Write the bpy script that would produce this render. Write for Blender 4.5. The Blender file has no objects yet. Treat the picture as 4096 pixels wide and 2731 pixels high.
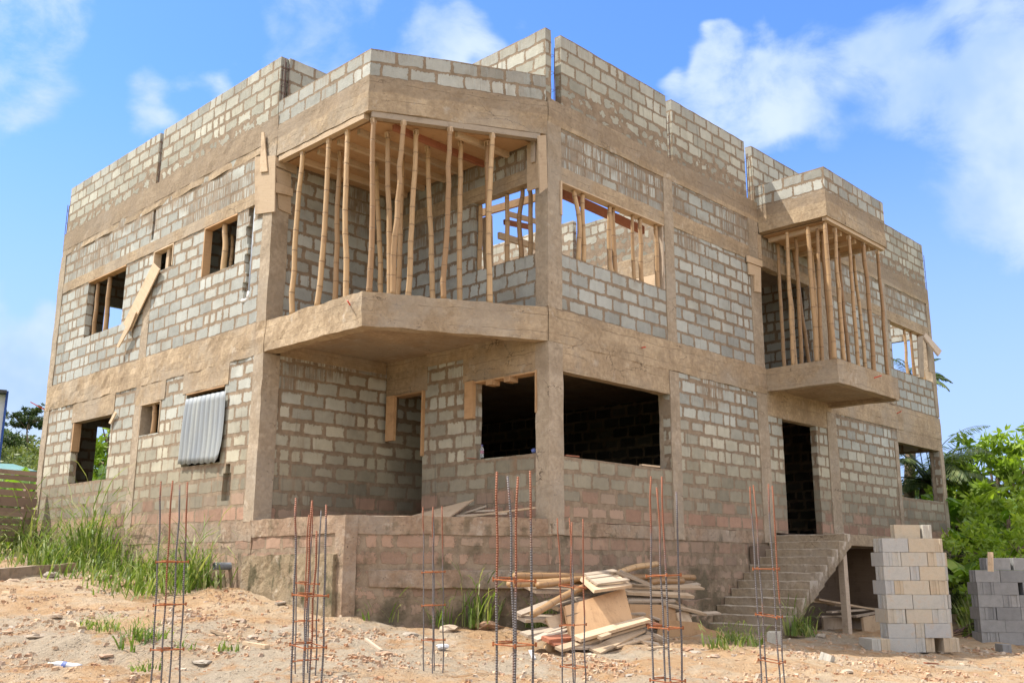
import bpy, math, random
import numpy as np
from mathutils import Vector, Matrix, noise as mnoise
random.seed(7); np.random.seed(7)
SC = bpy.context.scene
COL = SC.collection
R = math.radians

# ------------------------------------------------------------------ camera
CAM = Vector((-8.8394, -10.3570, -0.7506)); YAW, PITCH, ROLL, FPX = 0.76983, 0.22760, 0.004, 3898.885
_F = Vector((math.cos(YAW)*math.cos(PITCH), math.sin(YAW)*math.cos(PITCH), math.sin(PITCH)))
_R = Vector((math.sin(YAW), -math.cos(YAW), 0)); _U = _R.cross(_F)
_R, _U = math.cos(ROLL)*_R + math.sin(ROLL)*_U, -math.sin(ROLL)*_R + math.cos(ROLL)*_U
def ray(sx, sy):
    return _F + _R*((sx-2048)/FPX) + _U*((1365.5-sy)/FPX)
def on(sx, sy, ax, val):                      # survey: where a sight line meets a plane of the building grid
    r = ray(sx, sy); return CAM + r*((val-CAM[ax])/r[ax])
def far(sx, sy, d):                           # survey: point at a horizontal distance
    r = ray(sx, sy); return CAM + r*(d/math.hypot(r.x, r.y))
z1=lambda x,y:(x/1.96,y/1.96+700)
z2=lambda x,y:(x/1.178,y/1.178+1400)
z3=lambda x,y:(x/1.307+1000,y/1.307+100)
z4=lambda x,y:(x/1.493+1000,y/1.493+1150)
z5=lambda x,y:(x/1.2064+2100,y/1.2064+100)
z6=lambda x,y:(x/1.568+2100,y/1.568+1300)
zr1=lambda x,y:(x/1.307+2900,y/1.307+500)
zr2=lambda x,y:(x/1.2734+2900,y/1.2734+1500)
zd=lambda x,y:(x/1.887+2000,y/1.887+1900)
zl=lambda x,y:(x/1.887,y/1.887+1900)
zD=lambda x,y:(x*1.74150,y*1.74150)

cam = bpy.data.cameras.new('camera'); co = bpy.data.objects.new('camera', cam); COL.objects.link(co)
cam.sensor_width = 36; cam.lens = FPX/4096*36; cam.clip_start = .1; cam.clip_end = 3000
M = Matrix((( _R.x,_U.x,-_F.x),(_R.y,_U.y,-_F.y),(_R.z,_U.z,-_F.z))).to_4x4(); M.translation = CAM
co.matrix_world = M; SC.camera = co

# ------------------------------------------------------------------ node helper
class NT:
    def __init__(s, tree): s.t = tree; s.n = tree.nodes; s.l = tree.links
    def node(s, typ, **kw):
        n = s.n.new(typ)
        for k, v in kw.items(): setattr(n, k, v)
        return n
    def put(s, sock, v):
        if hasattr(v, 'is_output'): s.l.new(v, sock)
        elif v is not None:
            try: sock.default_value = v
            except Exception: sock.default_value = (*v, 1) if len(v) == 3 else v
    def m(s, op, a, b=None, c=None, clamp=False):
        n = s.node('ShaderNodeMath', operation=op, use_clamp=clamp)
        for i, v in enumerate((a, b, c)):
            if v is not None: s.put(n.inputs[i], v)
        return n.outputs[0]
    def add(s,a,b): return s.m('ADD',a,b)
    def sub(s,a,b): return s.m('SUBTRACT',a,b)
    def mul(s,a,b): return s.m('MULTIPLY',a,b)
    def vm(s, op, a, b=None):
        n = s.node('ShaderNodeVectorMath', operation=op)
        s.put(n.inputs[0], a)
        if b is not None: s.put(n.inputs['Scale'] if op == 'SCALE' else n.inputs[1], b)
        return n.outputs['Value'] if op in ('DOT_PRODUCT','LENGTH','DISTANCE') else n.outputs[0]
    def ss(s, v, lo, hi, a=0., b=1.):
        n = s.node('ShaderNodeMapRange', interpolation_type='SMOOTHSTEP')
        for i, x in enumerate((v, lo, hi, a, b)): s.put(n.inputs[i], x)
        return n.outputs[0]
    def noise(s, vec, scale, detail=3, rough=.55, dist=0., col=False):
        n = s.node('ShaderNodeTexNoise'); s.put(n.inputs['Vector'], vec); s.put(n.inputs['Scale'], scale)
        n.inputs['Detail'].default_value = detail; n.inputs['Roughness'].default_value = rough; n.inputs['Distortion'].default_value = dist
        return n.outputs['Color' if col else 'Fac']
    def vor(s, vec, scale, feat='F1', out='Distance', rnd=1.):
        n = s.node('ShaderNodeTexVoronoi', feature=feat); s.put(n.inputs['Vector'], vec); s.put(n.inputs['Scale'], scale)
        n.inputs['Randomness'].default_value = rnd
        return n.outputs[out]
    def white(s, vec):
        n = s.node('ShaderNodeTexWhiteNoise', noise_dimensions='3D'); s.put(n.inputs[0], vec); return n.outputs['Value'], n.outputs['Color']
    def xyz(s, x, y, z=0.):
        n = s.node('ShaderNodeCombineXYZ')
        for i, v in enumerate((x, y, z)): s.put(n.inputs[i], v)
        return n.outputs[0]
    def sep(s, v):
        n = s.node('ShaderNodeSeparateXYZ'); s.put(n.inputs[0], v); return n.outputs
    def mix(s, f, a, b, mode='MIX'):
        n = s.node('ShaderNodeMix', data_type='RGBA', blend_type=mode, clamp_factor=True)
        s.put(n.inputs[0], f); s.put(n.inputs[6], a); s.put(n.inputs[7], b); return n.outputs[2]
    def ramp(s, f, stops, interp='LINEAR'):
        n = s.node('ShaderNodeValToRGB'); cr = n.color_ramp; cr.interpolation = interp
        while len(cr.elements) < len(stops): cr.elements.new(.5)
        for e, (p, c) in zip(cr.elements, stops): e.position = p; e.color = (*c, 1)
        s.put(n.inputs[0], f); return n.outputs[0]
    def pos(s): return s.node('ShaderNodeNewGeometry').outputs['Position']
    def uv(s):  return s.node('ShaderNodeUVMap', uv_map='UVMap').outputs[0]
    def attr(s, name, typ='GEOMETRY', out='Fac'):
        n = s.node('ShaderNodeAttribute', attribute_name=name, attribute_type=typ); return n.outputs[out]
    def rnd(s): return s.node('ShaderNodeObjectInfo').outputs['Random']
def new_mat(name):
    m = bpy.data.materials.new(name); m.use_nodes = True
    t = NT(m.node_tree); b = m.node_tree.nodes['Principled BSDF']
    return m, t, b
def finish(t, b, col, rough=.9, height=None, dist=.01, strength=1., spec=.25, metal=0.):
    t.put(b.inputs['Base Color'], col); t.put(b.inputs['Roughness'], rough)
    t.put(b.inputs['Specular IOR Level'], spec); t.put(b.inputs['Metallic'], metal)
    if height is not None:
        n = t.node('ShaderNodeBump'); n.inputs['Distance'].default_value = dist; n.inputs['Strength'].default_value = strength
        t.put(n.inputs['Height'], height); t.l.new(n.outputs[0], b.inputs['Normal'])

MORTAR1, MORTAR2 = (.215,.16,.107), (.30,.23,.158)
def mat_blocks(name, h, v0, zones, w=.47, smear=1., dripk=1., zoff=0., low=0.):
    m, t, b = new_mat(name); p = t.pos(); u, v, _ = t.sep(t.uv())
    n1 = t.noise(p, 7, 3); n2 = t.noise(p, 31, 3, .6); n3 = t.noise(t.vm('ADD', p, (7.,3.,1.)), 6, 3)
    big = t.noise(p, .8, 3)
    du = t.add(t.mul(t.sub(n1,.5),.075), t.mul(t.sub(n2,.5),.055))
    dv = t.add(t.mul(t.sub(n3,.5),.065), t.mul(t.sub(n2,.5),.05))
    u2 = t.add(u, du); v2 = t.add(t.sub(v, v0), dv)
    rowf = t.m('DIVIDE', v2, h); row = t.m('FLOOR', rowf); fy = t.sub(rowf, row)
    rr, _c = t.white(t.xyz(row, 3.3, v0))
    uu = t.add(t.add(t.m('DIVIDE', u2, w), t.mul(row, .5)), t.mul(rr, .22))
    c0 = t.m('FLOOR', uu); fx0 = t.sub(uu, c0)
    r1, rc = t.white(t.xyz(c0, row, v0)); ra, rb, rg = t.sep(rc)
    split = t.add(1., t.m('GREATER_THAN', ra, .91))
    fx = t.m('FRACT', t.mul(fx0, split))
    dx = t.m('DIVIDE', t.mul(t.m('MINIMUM', fx, t.sub(1., fx)), w), split)
    dy = t.mul(t.m('MINIMUM', fy, t.sub(1., fy)), h)
    d = t.m('SMOOTH_MIN', dx, dy, .035)
    thr = t.add(.011, t.add(t.mul(t.mul(rb, rb), .028*smear), t.mul(t.ss(n2, .35, .75), .016*smear)))
    if low:
        lz = t.ss(t.add(t.sub(v, v0), t.mul(t.sub(big, .5), 1.5)), low, low*.25)
        thr = t.add(thr, t.mul(lz, t.mul(t.ss(t.add(n1, t.mul(t.sub(n3,.5),.8)), .38, .6), .11)))
    mask = t.ss(d, thr, t.add(thr, .007))
    # dribbled mortar
    dr = t.attr('drip')
    st = t.noise(t.xyz(t.mul(u, 24.), t.mul(v, 1.3), 0.), 1., 2, .6)
    patch = t.noise(t.vm('ADD', p, (3.,9.,4.)), .9, 2)
    dfac = t.mul(t.ss(st, .60, .50, 0., 1.), t.mul(t.ss(t.add(t.mul(dr,.75), t.mul(t.sub(patch,.5), 2.4)), .48, .85), dripk))
    st2 = t.noise(t.xyz(t.mul(u, 55.), t.mul(v, .9), 5.), 1., 1, .5)
    dfac2 = t.mul(t.ss(st2, .66, .72), t.ss(patch, .48, .6))
    mask = t.mul(mask, t.sub(1., t.m('MAXIMUM', t.mul(dfac, .8), t.mul(dfac2, .6))))
    # colours
    zr = t.m('DIVIDE', t.add(row, t.mul(t.sub(rg, .5), 1.1)), 14.)
    base = t.ramp(t.add(zr, .0001), [((k+zoff)/14., c) for k, c in zones], 'LINEAR')
    fine = t.noise(p, 85, 3, .7)
    val = t.add(t.add(.70, t.mul(r1, .42)), t.add(t.mul(t.sub(fine, .5), .42), t.mul(t.sub(n1, .5), .35)))
    bc = t.mix(1., base, t.xyz(val, val, val), 'MULTIPLY')
    bc = t.mix(t.mul(t.ss(rb, .6, 1.), .25), bc, (.40,.37,.28))
    bc = t.mix(t.mul(t.ss(big, .52, .72), .35), bc, (.17,.155,.115))
    pit = t.ss(t.vor(p, 70), .12, .2)
    mc = t.mix(t.ss(t.add(n1, t.mul(t.sub(fine,.5),.5)), .35, .7), MORTAR1, MORTAR2)
    mc = t.mix(t.mul(t.ss(big, .5, .7), .4), mc, (.17,.125,.085))
    col = t.mix(mask, mc, bc)
    rust = t.mul(t.ss(t.noise(t.xyz(t.mul(u, 3.5), t.mul(v, .5), 9.), 1., 3, .6), .58, .74), .45)
    col = t.mix(rust, col, (.25,.165,.10))
    col = t.mix(t.mul(t.ss(t.noise(t.xyz(t.mul(u, 9.), t.mul(v, .8), 2.), 1., 2), .62, .74), .4), col, (.13,.115,.09))
    if name == 'blocks_plinth':
        mo = t.ss(t.add(t.noise(t.vm('ADD', p, (5.,1.,2.)), 1.3, 5, .7), t.mul(t.ss(v, -.2, -1.6), .14)), .56, .70)
        col = t.mix(t.mul(mo, .75), col, t.mix(n2, (.055,.05,.03), (.12,.10,.06)))
    hgt = t.add(t.mul(mask, .55), t.add(t.mul(n2, .45), t.add(t.mul(fine, .3), t.mul(pit, .12))))
    finish(t, b, col, .93, hgt, .016, .9)
    return m
PALE = (.435,.445,.40)
Z_GF = [(-.4,(.36,.225,.155)),(.6,(.36,.225,.155)),(.95,(.28,.245,.18)),(3.3,(.315,.285,.205)),(4.4,(.44,.41,.31)),(6.6,(.46,.435,.345)),(8.,(.43,.435,.38)),(12,PALE)]
Z_UP = [(0,(.37,.38,.345)),(3,(.43,.44,.40)),(6,PALE),(13,PALE)]
Z_PA = [(0,(.31,.30,.24)),(1.2,(.40,.39,.32)),(3,(.46,.445,.36)),(5,(.42,.415,.36))]
Z_PL = [(0,(.29,.20,.14)),(5,(.34,.235,.165)),(9,(.34,.225,.155))]
M_GF = mat_blocks('blocks_ground', .25, 0., Z_GF, smear=1.25)
M_UP = mat_blocks('blocks_upper', .25, 3.42, Z_UP, smear=.9)
M_PA = mat_blocks('blocks_parapet', .25, 7.03, Z_PA, smear=.8, dripk=.2, low=.75)
M_IN = mat_blocks('shade_painted_blocks', .25, 0., [(0,(.06,.055,.045)),(13,(.08,.075,.065))], smear=1.2, dripk=.2)  # darkness of the rooms painted into the block colour
M_BP = mat_blocks('blocks_balcony', .25, 7.08, [(0,(.43,.43,.38)),(1,(.37,.37,.33)),(5,PALE)], smear=.8, dripk=.3)
M_PL = mat_blocks('blocks_plinth', .25, -3., Z_PL, smear=1.6, dripk=.6, low=2.9)

def mat_conc(name, c1, c2, cd, boards=1., rough_b=1., moss=0., worn_lit=0):
    m, t, b = new_mat(name); p = t.pos(); u, v, _ = t.sep(t.uv())
    n1 = t.noise(p, 1.7, 4, .6); n2 = t.noise(p, 14, 4, .65); n3 = t.noise(p, 60, 3, .7)
    grain = t.noise(t.xyz(t.mul(u, 1.6), t.mul(v, 42.), 0.), 1., 3, .6, .6)
    col = t.mix(t.ss(t.add(n1, t.mul(t.sub(n2,.5),.5)), .33, .68), c1, c2)
    col = t.mix(t.mul(t.ss(grain, .5, .75), .22*boards), col, cd)
    val = t.add(.76, t.add(t.mul(n3, .32), t.mul(t.sub(n2,.5),.5)))
    col = t.mix(1., col, t.xyz(val, val, val), 'MULTIPLY')
    bi = t.m('FLOOR', t.m('DIVIDE', t.add(v, t.mul(t.sub(t.noise(p, 2., 2),.5), .10)), .285)); ui = t.m('FLOOR', t.add(t.m('DIVIDE', u, 2.3), t.mul(bi, .37)))
    bw, _b = t.white(t.xyz(ui, bi, 1.7)); tone = t.add(1.-.10*boards, t.mul(bw, .20*boards)); col = t.mix(1., col, t.xyz(tone, tone, tone), 'MULTIPLY')
    seam = t.m('FRACT', t.m('DIVIDE', t.add(v, t.mul(t.sub(t.noise(p, 2., 2),.5), .10)), .285))
    sm = t.mul(t.ss(t.m('ABSOLUTE', t.sub(seam, .5)), .02, .0), t.mul(boards, t.ss(n1, .42, .55)))
    col = t.mix(t.mul(sm, .45), col, (.12,.085,.055))
    sm1 = t.noise(t.vm('ADD', p, (9.,2.,5.)), 1.1, 5, .7)
    col = t.mix(t.mul(t.ss(sm1, .50, .64), .5), col, cd)
    sm2 = t.noise(t.xyz(t.mul(u, 1.4), t.mul(v, 7.), 8.), 1., 4, .65)
    col = t.mix(t.mul(t.ss(sm2, .56, .7), .22), col, (.19,.15,.11))
    ck = t.vor(t.vm('ADD', t.xyz(t.mul(u,.7),t.mul(v,2.4),0.), t.vm('SCALE', t.noise(p, 3, 4, .7, col=True), .5)), 1.1, 'DISTANCE_TO_EDGE')
    crack = t.mul(t.ss(ck, .014, .003), t.ss(t.noise(p, 1.3, 2), .56, .62))
    col = t.mix(t.mul(crack, .75), col, (.07,.05,.035))
    gy = t.ss(t.noise(t.vm('ADD', p, (1.,7.,3.)), .75, 5, .65), .47, .62); col = t.mix(t.mul(gy, .5), col, (.33,.285,.225))
    lite = t.ss(t.noise(t.vm('ADD', p, (4.,4.,9.)), 3.2, 4, .7), .60, .70)
    col = t.mix(t.mul(lite, .5), col, (.47,.41,.33))
    stn = t.ss(t.noise(t.xyz(t.mul(u, 5.), t.mul(v, .7), 3.), 1., 3, .65), .55, .78)
    col = t.mix(t.mul(stn, .5), col, cd)
    if moss:
        mo = t.mul(t.ss(t.add(t.noise(p, 2.6, 4, .65), t.mul(t.sub(t.noise(t.xyz(t.mul(u,6.),t.mul(v,.6),1.),1.,2),.5),.6)), .53, .68), moss)
        col = t.mix(t.mul(mo, .8), col, (.065,.06,.03))
    if name == 'concrete_beam':
        zb = t.add(v, t.mul(t.sub(n1,.5), .22)); col = t.mix(t.mul(t.ss(zb, 6.80, 6.84), .55), col, t.mix(n2, (.17,.125,.085), (.27,.215,.155)))
    if worn_lit: col = t.mix(t.ss(t.add(t.attr('worn_lit'), t.mul(t.sub(n2,.5),1.2)), .35, .9), col, (.47,.41,.33))  # treads and nosings lighter: worn edges plus painted sky light
    pv = t.vor(t.vm('ADD', p, t.vm('SCALE', t.noise(p, 12, 2, col=True), .08)), 17)
    pit = t.mul(t.ss(pv, .16, .07), t.ss(t.noise(p, 2.2, 2), .5, .62))
    col = t.mix(t.mul(pit, .75), col, (.08,.06,.045))
    hgt = t.add(t.add(t.mul(n2, .9), t.mul(grain, .12*boards)), t.sub(t.mul(n3, .35), t.add(pit, t.mul(sm, .6))))
    finish(t, b, col, .92, hgt, .014*rough_b, .9)
    return m
M_CB = mat_conc('concrete_beam', (.345,.255,.16), (.45,.345,.225), (.23,.17,.11))
M_CC = mat_conc('concrete_column', (.34,.27,.19), (.43,.35,.255), (.24,.185,.125), .25)
M_CP = mat_conc('concrete_plinth', (.28,.19,.125), (.36,.265,.18), (.15,.11,.075), .25, 1.6, .55)
M_CF = mat_conc('concrete_footing', (.24,.185,.115), (.31,.24,.15), (.10,.085,.045), .1, 2.2, 1.)
M_ST = mat_conc('concrete_stairs', (.27,.21,.14), (.35,.28,.19), (.17,.13,.085), .15, 1.3, worn_lit=1)
M_EF = mat_conc('shade_painted_floor', (.075,.05,.035), (.11,.075,.05), (.05,.035,.025), .1)  # floor colour lowered to hold the shade of the rooms
M_FL = mat_conc('concrete_slab', (.34,.245,.155), (.41,.305,.20), (.23,.165,.105), .5)

def mat_wood(name, c1, c2, cd, rough=.85):
    m, t, b = new_mat(name); u, v, _ = t.sep(t.uv()); r = t.rnd(); p = t.pos()
    o = t.mul(r, 37.)
    g = t.noise(t.xyz(t.add(t.mul(u, 2.2), o), t.add(t.mul(v, 38.), o), o), 1., 4, .6, .8)
    n = t.noise(p, 5, 4, .6); f = t.noise(p, 60, 2)
    col = t.mix(g, c1, c2)
    col = t.mix(t.mul(t.ss(n, .5, .75), .6), col, cd)
    val = t.add(.72, t.add(t.mul(r, .4), t.mul(f, .18)))
    col = t.mix(1., col, t.xyz(val, val, val), 'MULTIPLY')
    spots = t.ss(t.vor(p, 13), .1, .06)
    col = t.mix(t.mul(spots, .6), col, (.07,.045,.03))
    finish(t, b, col, rough, t.add(g, f), .004, .7)
    return m
M_PLY = mat_wood('plywood', (.40,.245,.125), (.50,.32,.175), (.29,.17,.085))
M_WD = mat_wood('weathered_timber', (.44,.32,.20), (.58,.45,.31), (.31,.215,.135))
M_WG = mat_wood('grey_timber', (.36,.285,.205), (.48,.40,.31), (.23,.175,.125))
M_WR = mat_wood('red_timber', (.27,.10,.055), (.35,.15,.085), (.17,.07,.045))
M_DK = mat_wood('painted_void_shade', (.11,.08,.055), (.17,.125,.09), (.07,.05,.035))  # dark tone stands in for the shade under the landing
M_FE = mat_wood('fence_timber', (.24,.165,.125), (.33,.245,.195), (.15,.10,.075))
def mat_bamboo():
    m, t, b = new_mat('bamboo'); u, v, _ = t.sep(t.uv()); r = t.rnd(); p = t.pos()
    s = t.noise(t.xyz(t.mul(u, 60.), t.mul(v, .8), t.mul(r, 50.)), 1., 3, .6)
    n = t.noise(p, 6, 3)
    nd = t.m('FRACT', v)
    line = t.ss(t.m('ABSOLUTE', t.sub(nd, .5)), .034, .008); halo = t.ss(t.m('ABSOLUTE', t.sub(nd, .5)), .16, .02)
    col = t.mix(r, (.52,.35,.18), (.27,.155,.068))
    col = t.mix(t.mul(t.ss(s, .45, .75), .45), col, (.30,.18,.085))
    col = t.mix(t.mul(t.ss(n, .55, .75), .5), col, (.24,.135,.065))
    col = t.mix(t.mul(halo, .22), col, (.30,.19,.09)); col = t.mix(t.mul(line, .7), col, (.15,.085,.045))
    finish(t, b, col, .55, t.add(t.mul(line, -.6), t.mul(s, .2)), .006, .8, .4)
    return m
M_BA = mat_bamboo()
def mat_simple(name, c1, c2, scale=8., rough=.8, bump=.004, metal=0., spec=.3, detail=4):
    m, t, b = new_mat(name); p = t.pos(); n = t.noise(p, scale, detail, .65)
    finish(t, b, t.mix(t.ss(n, .3, .7), c1, c2), rough, n, bump, .7, spec, metal); return m
def mat_rebar():
    m, t, b = new_mat('rebar_steel'); u, v, _ = t.sep(t.uv()); p = t.pos(); n = t.noise(p, 4, 3, .6); f = t.noise(p, 90, 2); rr = t.rnd()
    k = t.ss(t.add(v, t.add(t.mul(t.sub(n,.5),.9), t.mul(t.sub(f,.5),.3))), t.mul(rr,1.15), t.sub(t.mul(rr,1.15),.25))
    col = t.mix(f, (.085,.075,.075), (.15,.135,.13)); col = t.mix(k, col, t.mix(f, (.16,.055,.025), (.27,.09,.035)))
    col = t.mix(t.mul(t.ss(n,.58,.7),.6), col, (.24,.13,.08))
    rib = t.m('SINE', t.mul(v, 420.))
    finish(t, b, col, .6, t.add(rib, f), .0018, 1., .5, .2); return m
M_RB = mat_rebar()
M_RU = mat_simple('rusty_wire', (.20,.065,.025), (.38,.13,.045), 60., .8, .002)
M_DR = mat_simple('dark_starter_bar', (.07,.05,.05), (.15,.08,.06), 40., .7, .001)
M_PVC = mat_simple('grey_pvc', (.15,.17,.20), (.22,.24,.27), 6., .45, .001, 0, .4)
M_PVW = mat_simple('white_pvc', (.62,.60,.56), (.72,.70,.66), 9., .45, .001, 0, .4)
M_RED = mat_simple('red_conduit', (.55,.04,.02), (.66,.08,.04), 20., .5, .001)
M_BNEW = None
def mat_newblock():
    m, t, b = new_mat('sandcrete_block'); p = t.pos(); r = t.rnd(); n = t.noise(p, 9, 4, .65); f = t.noise(p, 110, 3, .7)
    col = t.ramp(r, [(0,(.50,.41,.29)),(.3,(.54,.46,.34)),(.5,(.48,.465,.41)),(.75,(.44,.44,.42)),(1,(.53,.50,.42))])
    col = t.mix(t.mul(t.ss(n,.5,.75),.5), col, (.42,.30,.19))
    val = t.add(.7, t.add(t.mul(f,.4), t.mul(t.sub(n,.5),.4)))
    col = t.mix(1., col, t.xyz(val,val,val), 'MULTIPLY')
    col = t.mix(t.mul(t.ss(t.vor(p, 55), .14, .08), .5), col, (.14,.12,.1))
    finish(t, b, col, .95, t.add(f, n), .008, .8); return m
M_NB = mat_newblock()
def mat_greyblock():
    m, t, b = new_mat('grey_sandcrete_block'); p = t.pos(); r = t.rnd(); n = t.noise(p, 9, 4, .65); f = t.noise(p, 110, 3, .7)
    col = t.mix(r, (.20,.205,.205), (.31,.31,.30))
    val = t.add(.7, t.add(t.mul(f,.4), t.mul(t.sub(n,.5),.5)))
    col = t.mix(1., col, t.xyz(val,val,val), 'MULTIPLY')
    finish(t, b, col, .95, t.add(f, n), .008, .8); return m
M_GB = mat_greyblock()
def mat_soil():
    m, t, b = new_mat('laterite_soil'); p = t.pos(); x, y, z = t.sep(p)
    n0 = t.noise(p, .16, 4, .6); n1 = t.noise(t.vm('ADD', p, (11.,5.,0.)), .7, 5, .65); n2 = t.noise(p, 6, 5, .7); n3 = t.noise(p, 45, 4, .75)
    st = t.vor(t.vm('ADD', p, t.vm('SCALE', t.noise(p, 9, 2, col=True), .12)), 16, out='Distance')
    col = t.mix(t.ss(n1, .36, .62), (.46,.30,.165), (.52,.395,.26))
    col = t.mix(t.mul(t.ss(t.add(n0, t.mul(t.sub(n1,.5),.6)), .46, .6), .85), col, (.40,.335,.25))
    col = t.mix(t.mul(t.ss(t.noise(p, 1.9, 5, .75), .50, .66), .75), col, (.41,.225,.095))
    col = t.mix(t.mul(t.ss(t.noise(t.vm('ADD', p, (2.,31.,0.)), 1.1, 4, .7), .58, .74), .7), col, (.52,.45,.37))
    val = t.add(.50, t.add(t.mul(n2, .56), t.mul(n3, .40)))
    col = t.mix(1., col, t.xyz(val,val,val), 'MULTIPLY')
    col = t.mix(t.mul(t.ss(st, .16, .08), t.mul(t.ss(n2,.45,.6),.65)), col, (.50,.40,.30))
    g = t.attr('green')
    gc = t.mix(n2, (.035,.06,.012), (.085,.13,.025))
    col = t.mix(t.ss(t.add(g, t.mul(t.sub(n2,.5),.6)), .4, .6), col, gc)
    hgt = t.add(t.add(t.mul(n2, 1.3), t.mul(n3, .55)), t.mul(t.ss(st, .25, .05), .7))
    finish(t, b, col, .96, hgt, .085, 1.); return m
M_SO = mat_soil()
M_RK = None
def mat_rock(name, stops):
    m, t, b = new_mat(name); p = t.pos(); n = t.noise(p, 20, 4, .7); r = t.rnd(); a = t.attr('rnd')
    col = t.ramp(t.m('FRACT', t.add(r, a)), stops)
    val = t.add(.65, t.mul(n, .6)); col = t.mix(1., col, t.xyz(val,val,val), 'MULTIPLY')
    finish(t, b, col, .95, n, .01, .8); return m
M_RK = mat_rock('broken_stone', [(0,(.31,.28,.235)),(.4,(.40,.32,.235)),(.7,(.34,.20,.12)),(1,(.42,.36,.29))])
M_GV = mat_rock('gravel', [(0,(.46,.30,.18)),(.35,(.50,.37,.25)),(.6,(.36,.19,.10)),(.85,(.45,.38,.30)),(1,(.44,.33,.22))])
def mat_leaf(name, a, bb, c, trans=.35, rough=.5):
    m, t, b = new_mat(name); r = t.attr('rnd'); p = t.pos(); n = t.noise(p, 1.3, 3)
    col = t.ramp(r, [(0,a),(.55,bb),(1,c)])
    val = t.add(.7, t.mul(n, .6)); col = t.mix(1., col, t.xyz(val,val,val), 'MULTIPLY')
    finish(t, b, col, rough, None, spec=.35)
    tr = t.node('ShaderNodeBsdfTranslucent'); t.l.new(t.mix(1., col, (1.5,1.6,.7), 'MULTIPLY'), tr.inputs[0])
    mx = t.node('ShaderNodeMixShader'); mx.inputs[0].default_value = trans
    t.l.new(b.outputs[0], mx.inputs[1]); t.l.new(tr.outputs[0], mx.inputs[2])
    t.l.new(mx.outputs[0], t.n['Material Output'].inputs[0]); return m
M_GR = mat_leaf('grass_blade', (.075,.125,.02), (.14,.21,.04), (.33,.34,.15))
M_LF = mat_leaf('bush_leaf', (.11,.18,.018), (.21,.31,.03), (.34,.42,.05))
M_LD = mat_leaf('dark_leaf', (.025,.045,.012), (.045,.075,.018), (.08,.115,.03), .2)
M_LB = mat_leaf('banana_leaf', (.10,.19,.022), (.16,.27,.03), (.27,.36,.05), .4, .4)
M_LP = mat_leaf('palm_leaf', (.05,.085,.022), (.095,.14,.04), (.17,.20,.07), .3, .4)
M_LH = mat_leaf('hill_leaf', (.09,.12,.03), (.15,.18,.045), (.22,.24,.07), .2)
M_BK = mat_simple('bark', (.10,.075,.05), (.20,.15,.10), 12., .95, .02)
M_GS = mat_simple('banana_stem', (.11,.13,.04), (.20,.20,.08), 5., .7, .004)

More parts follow.
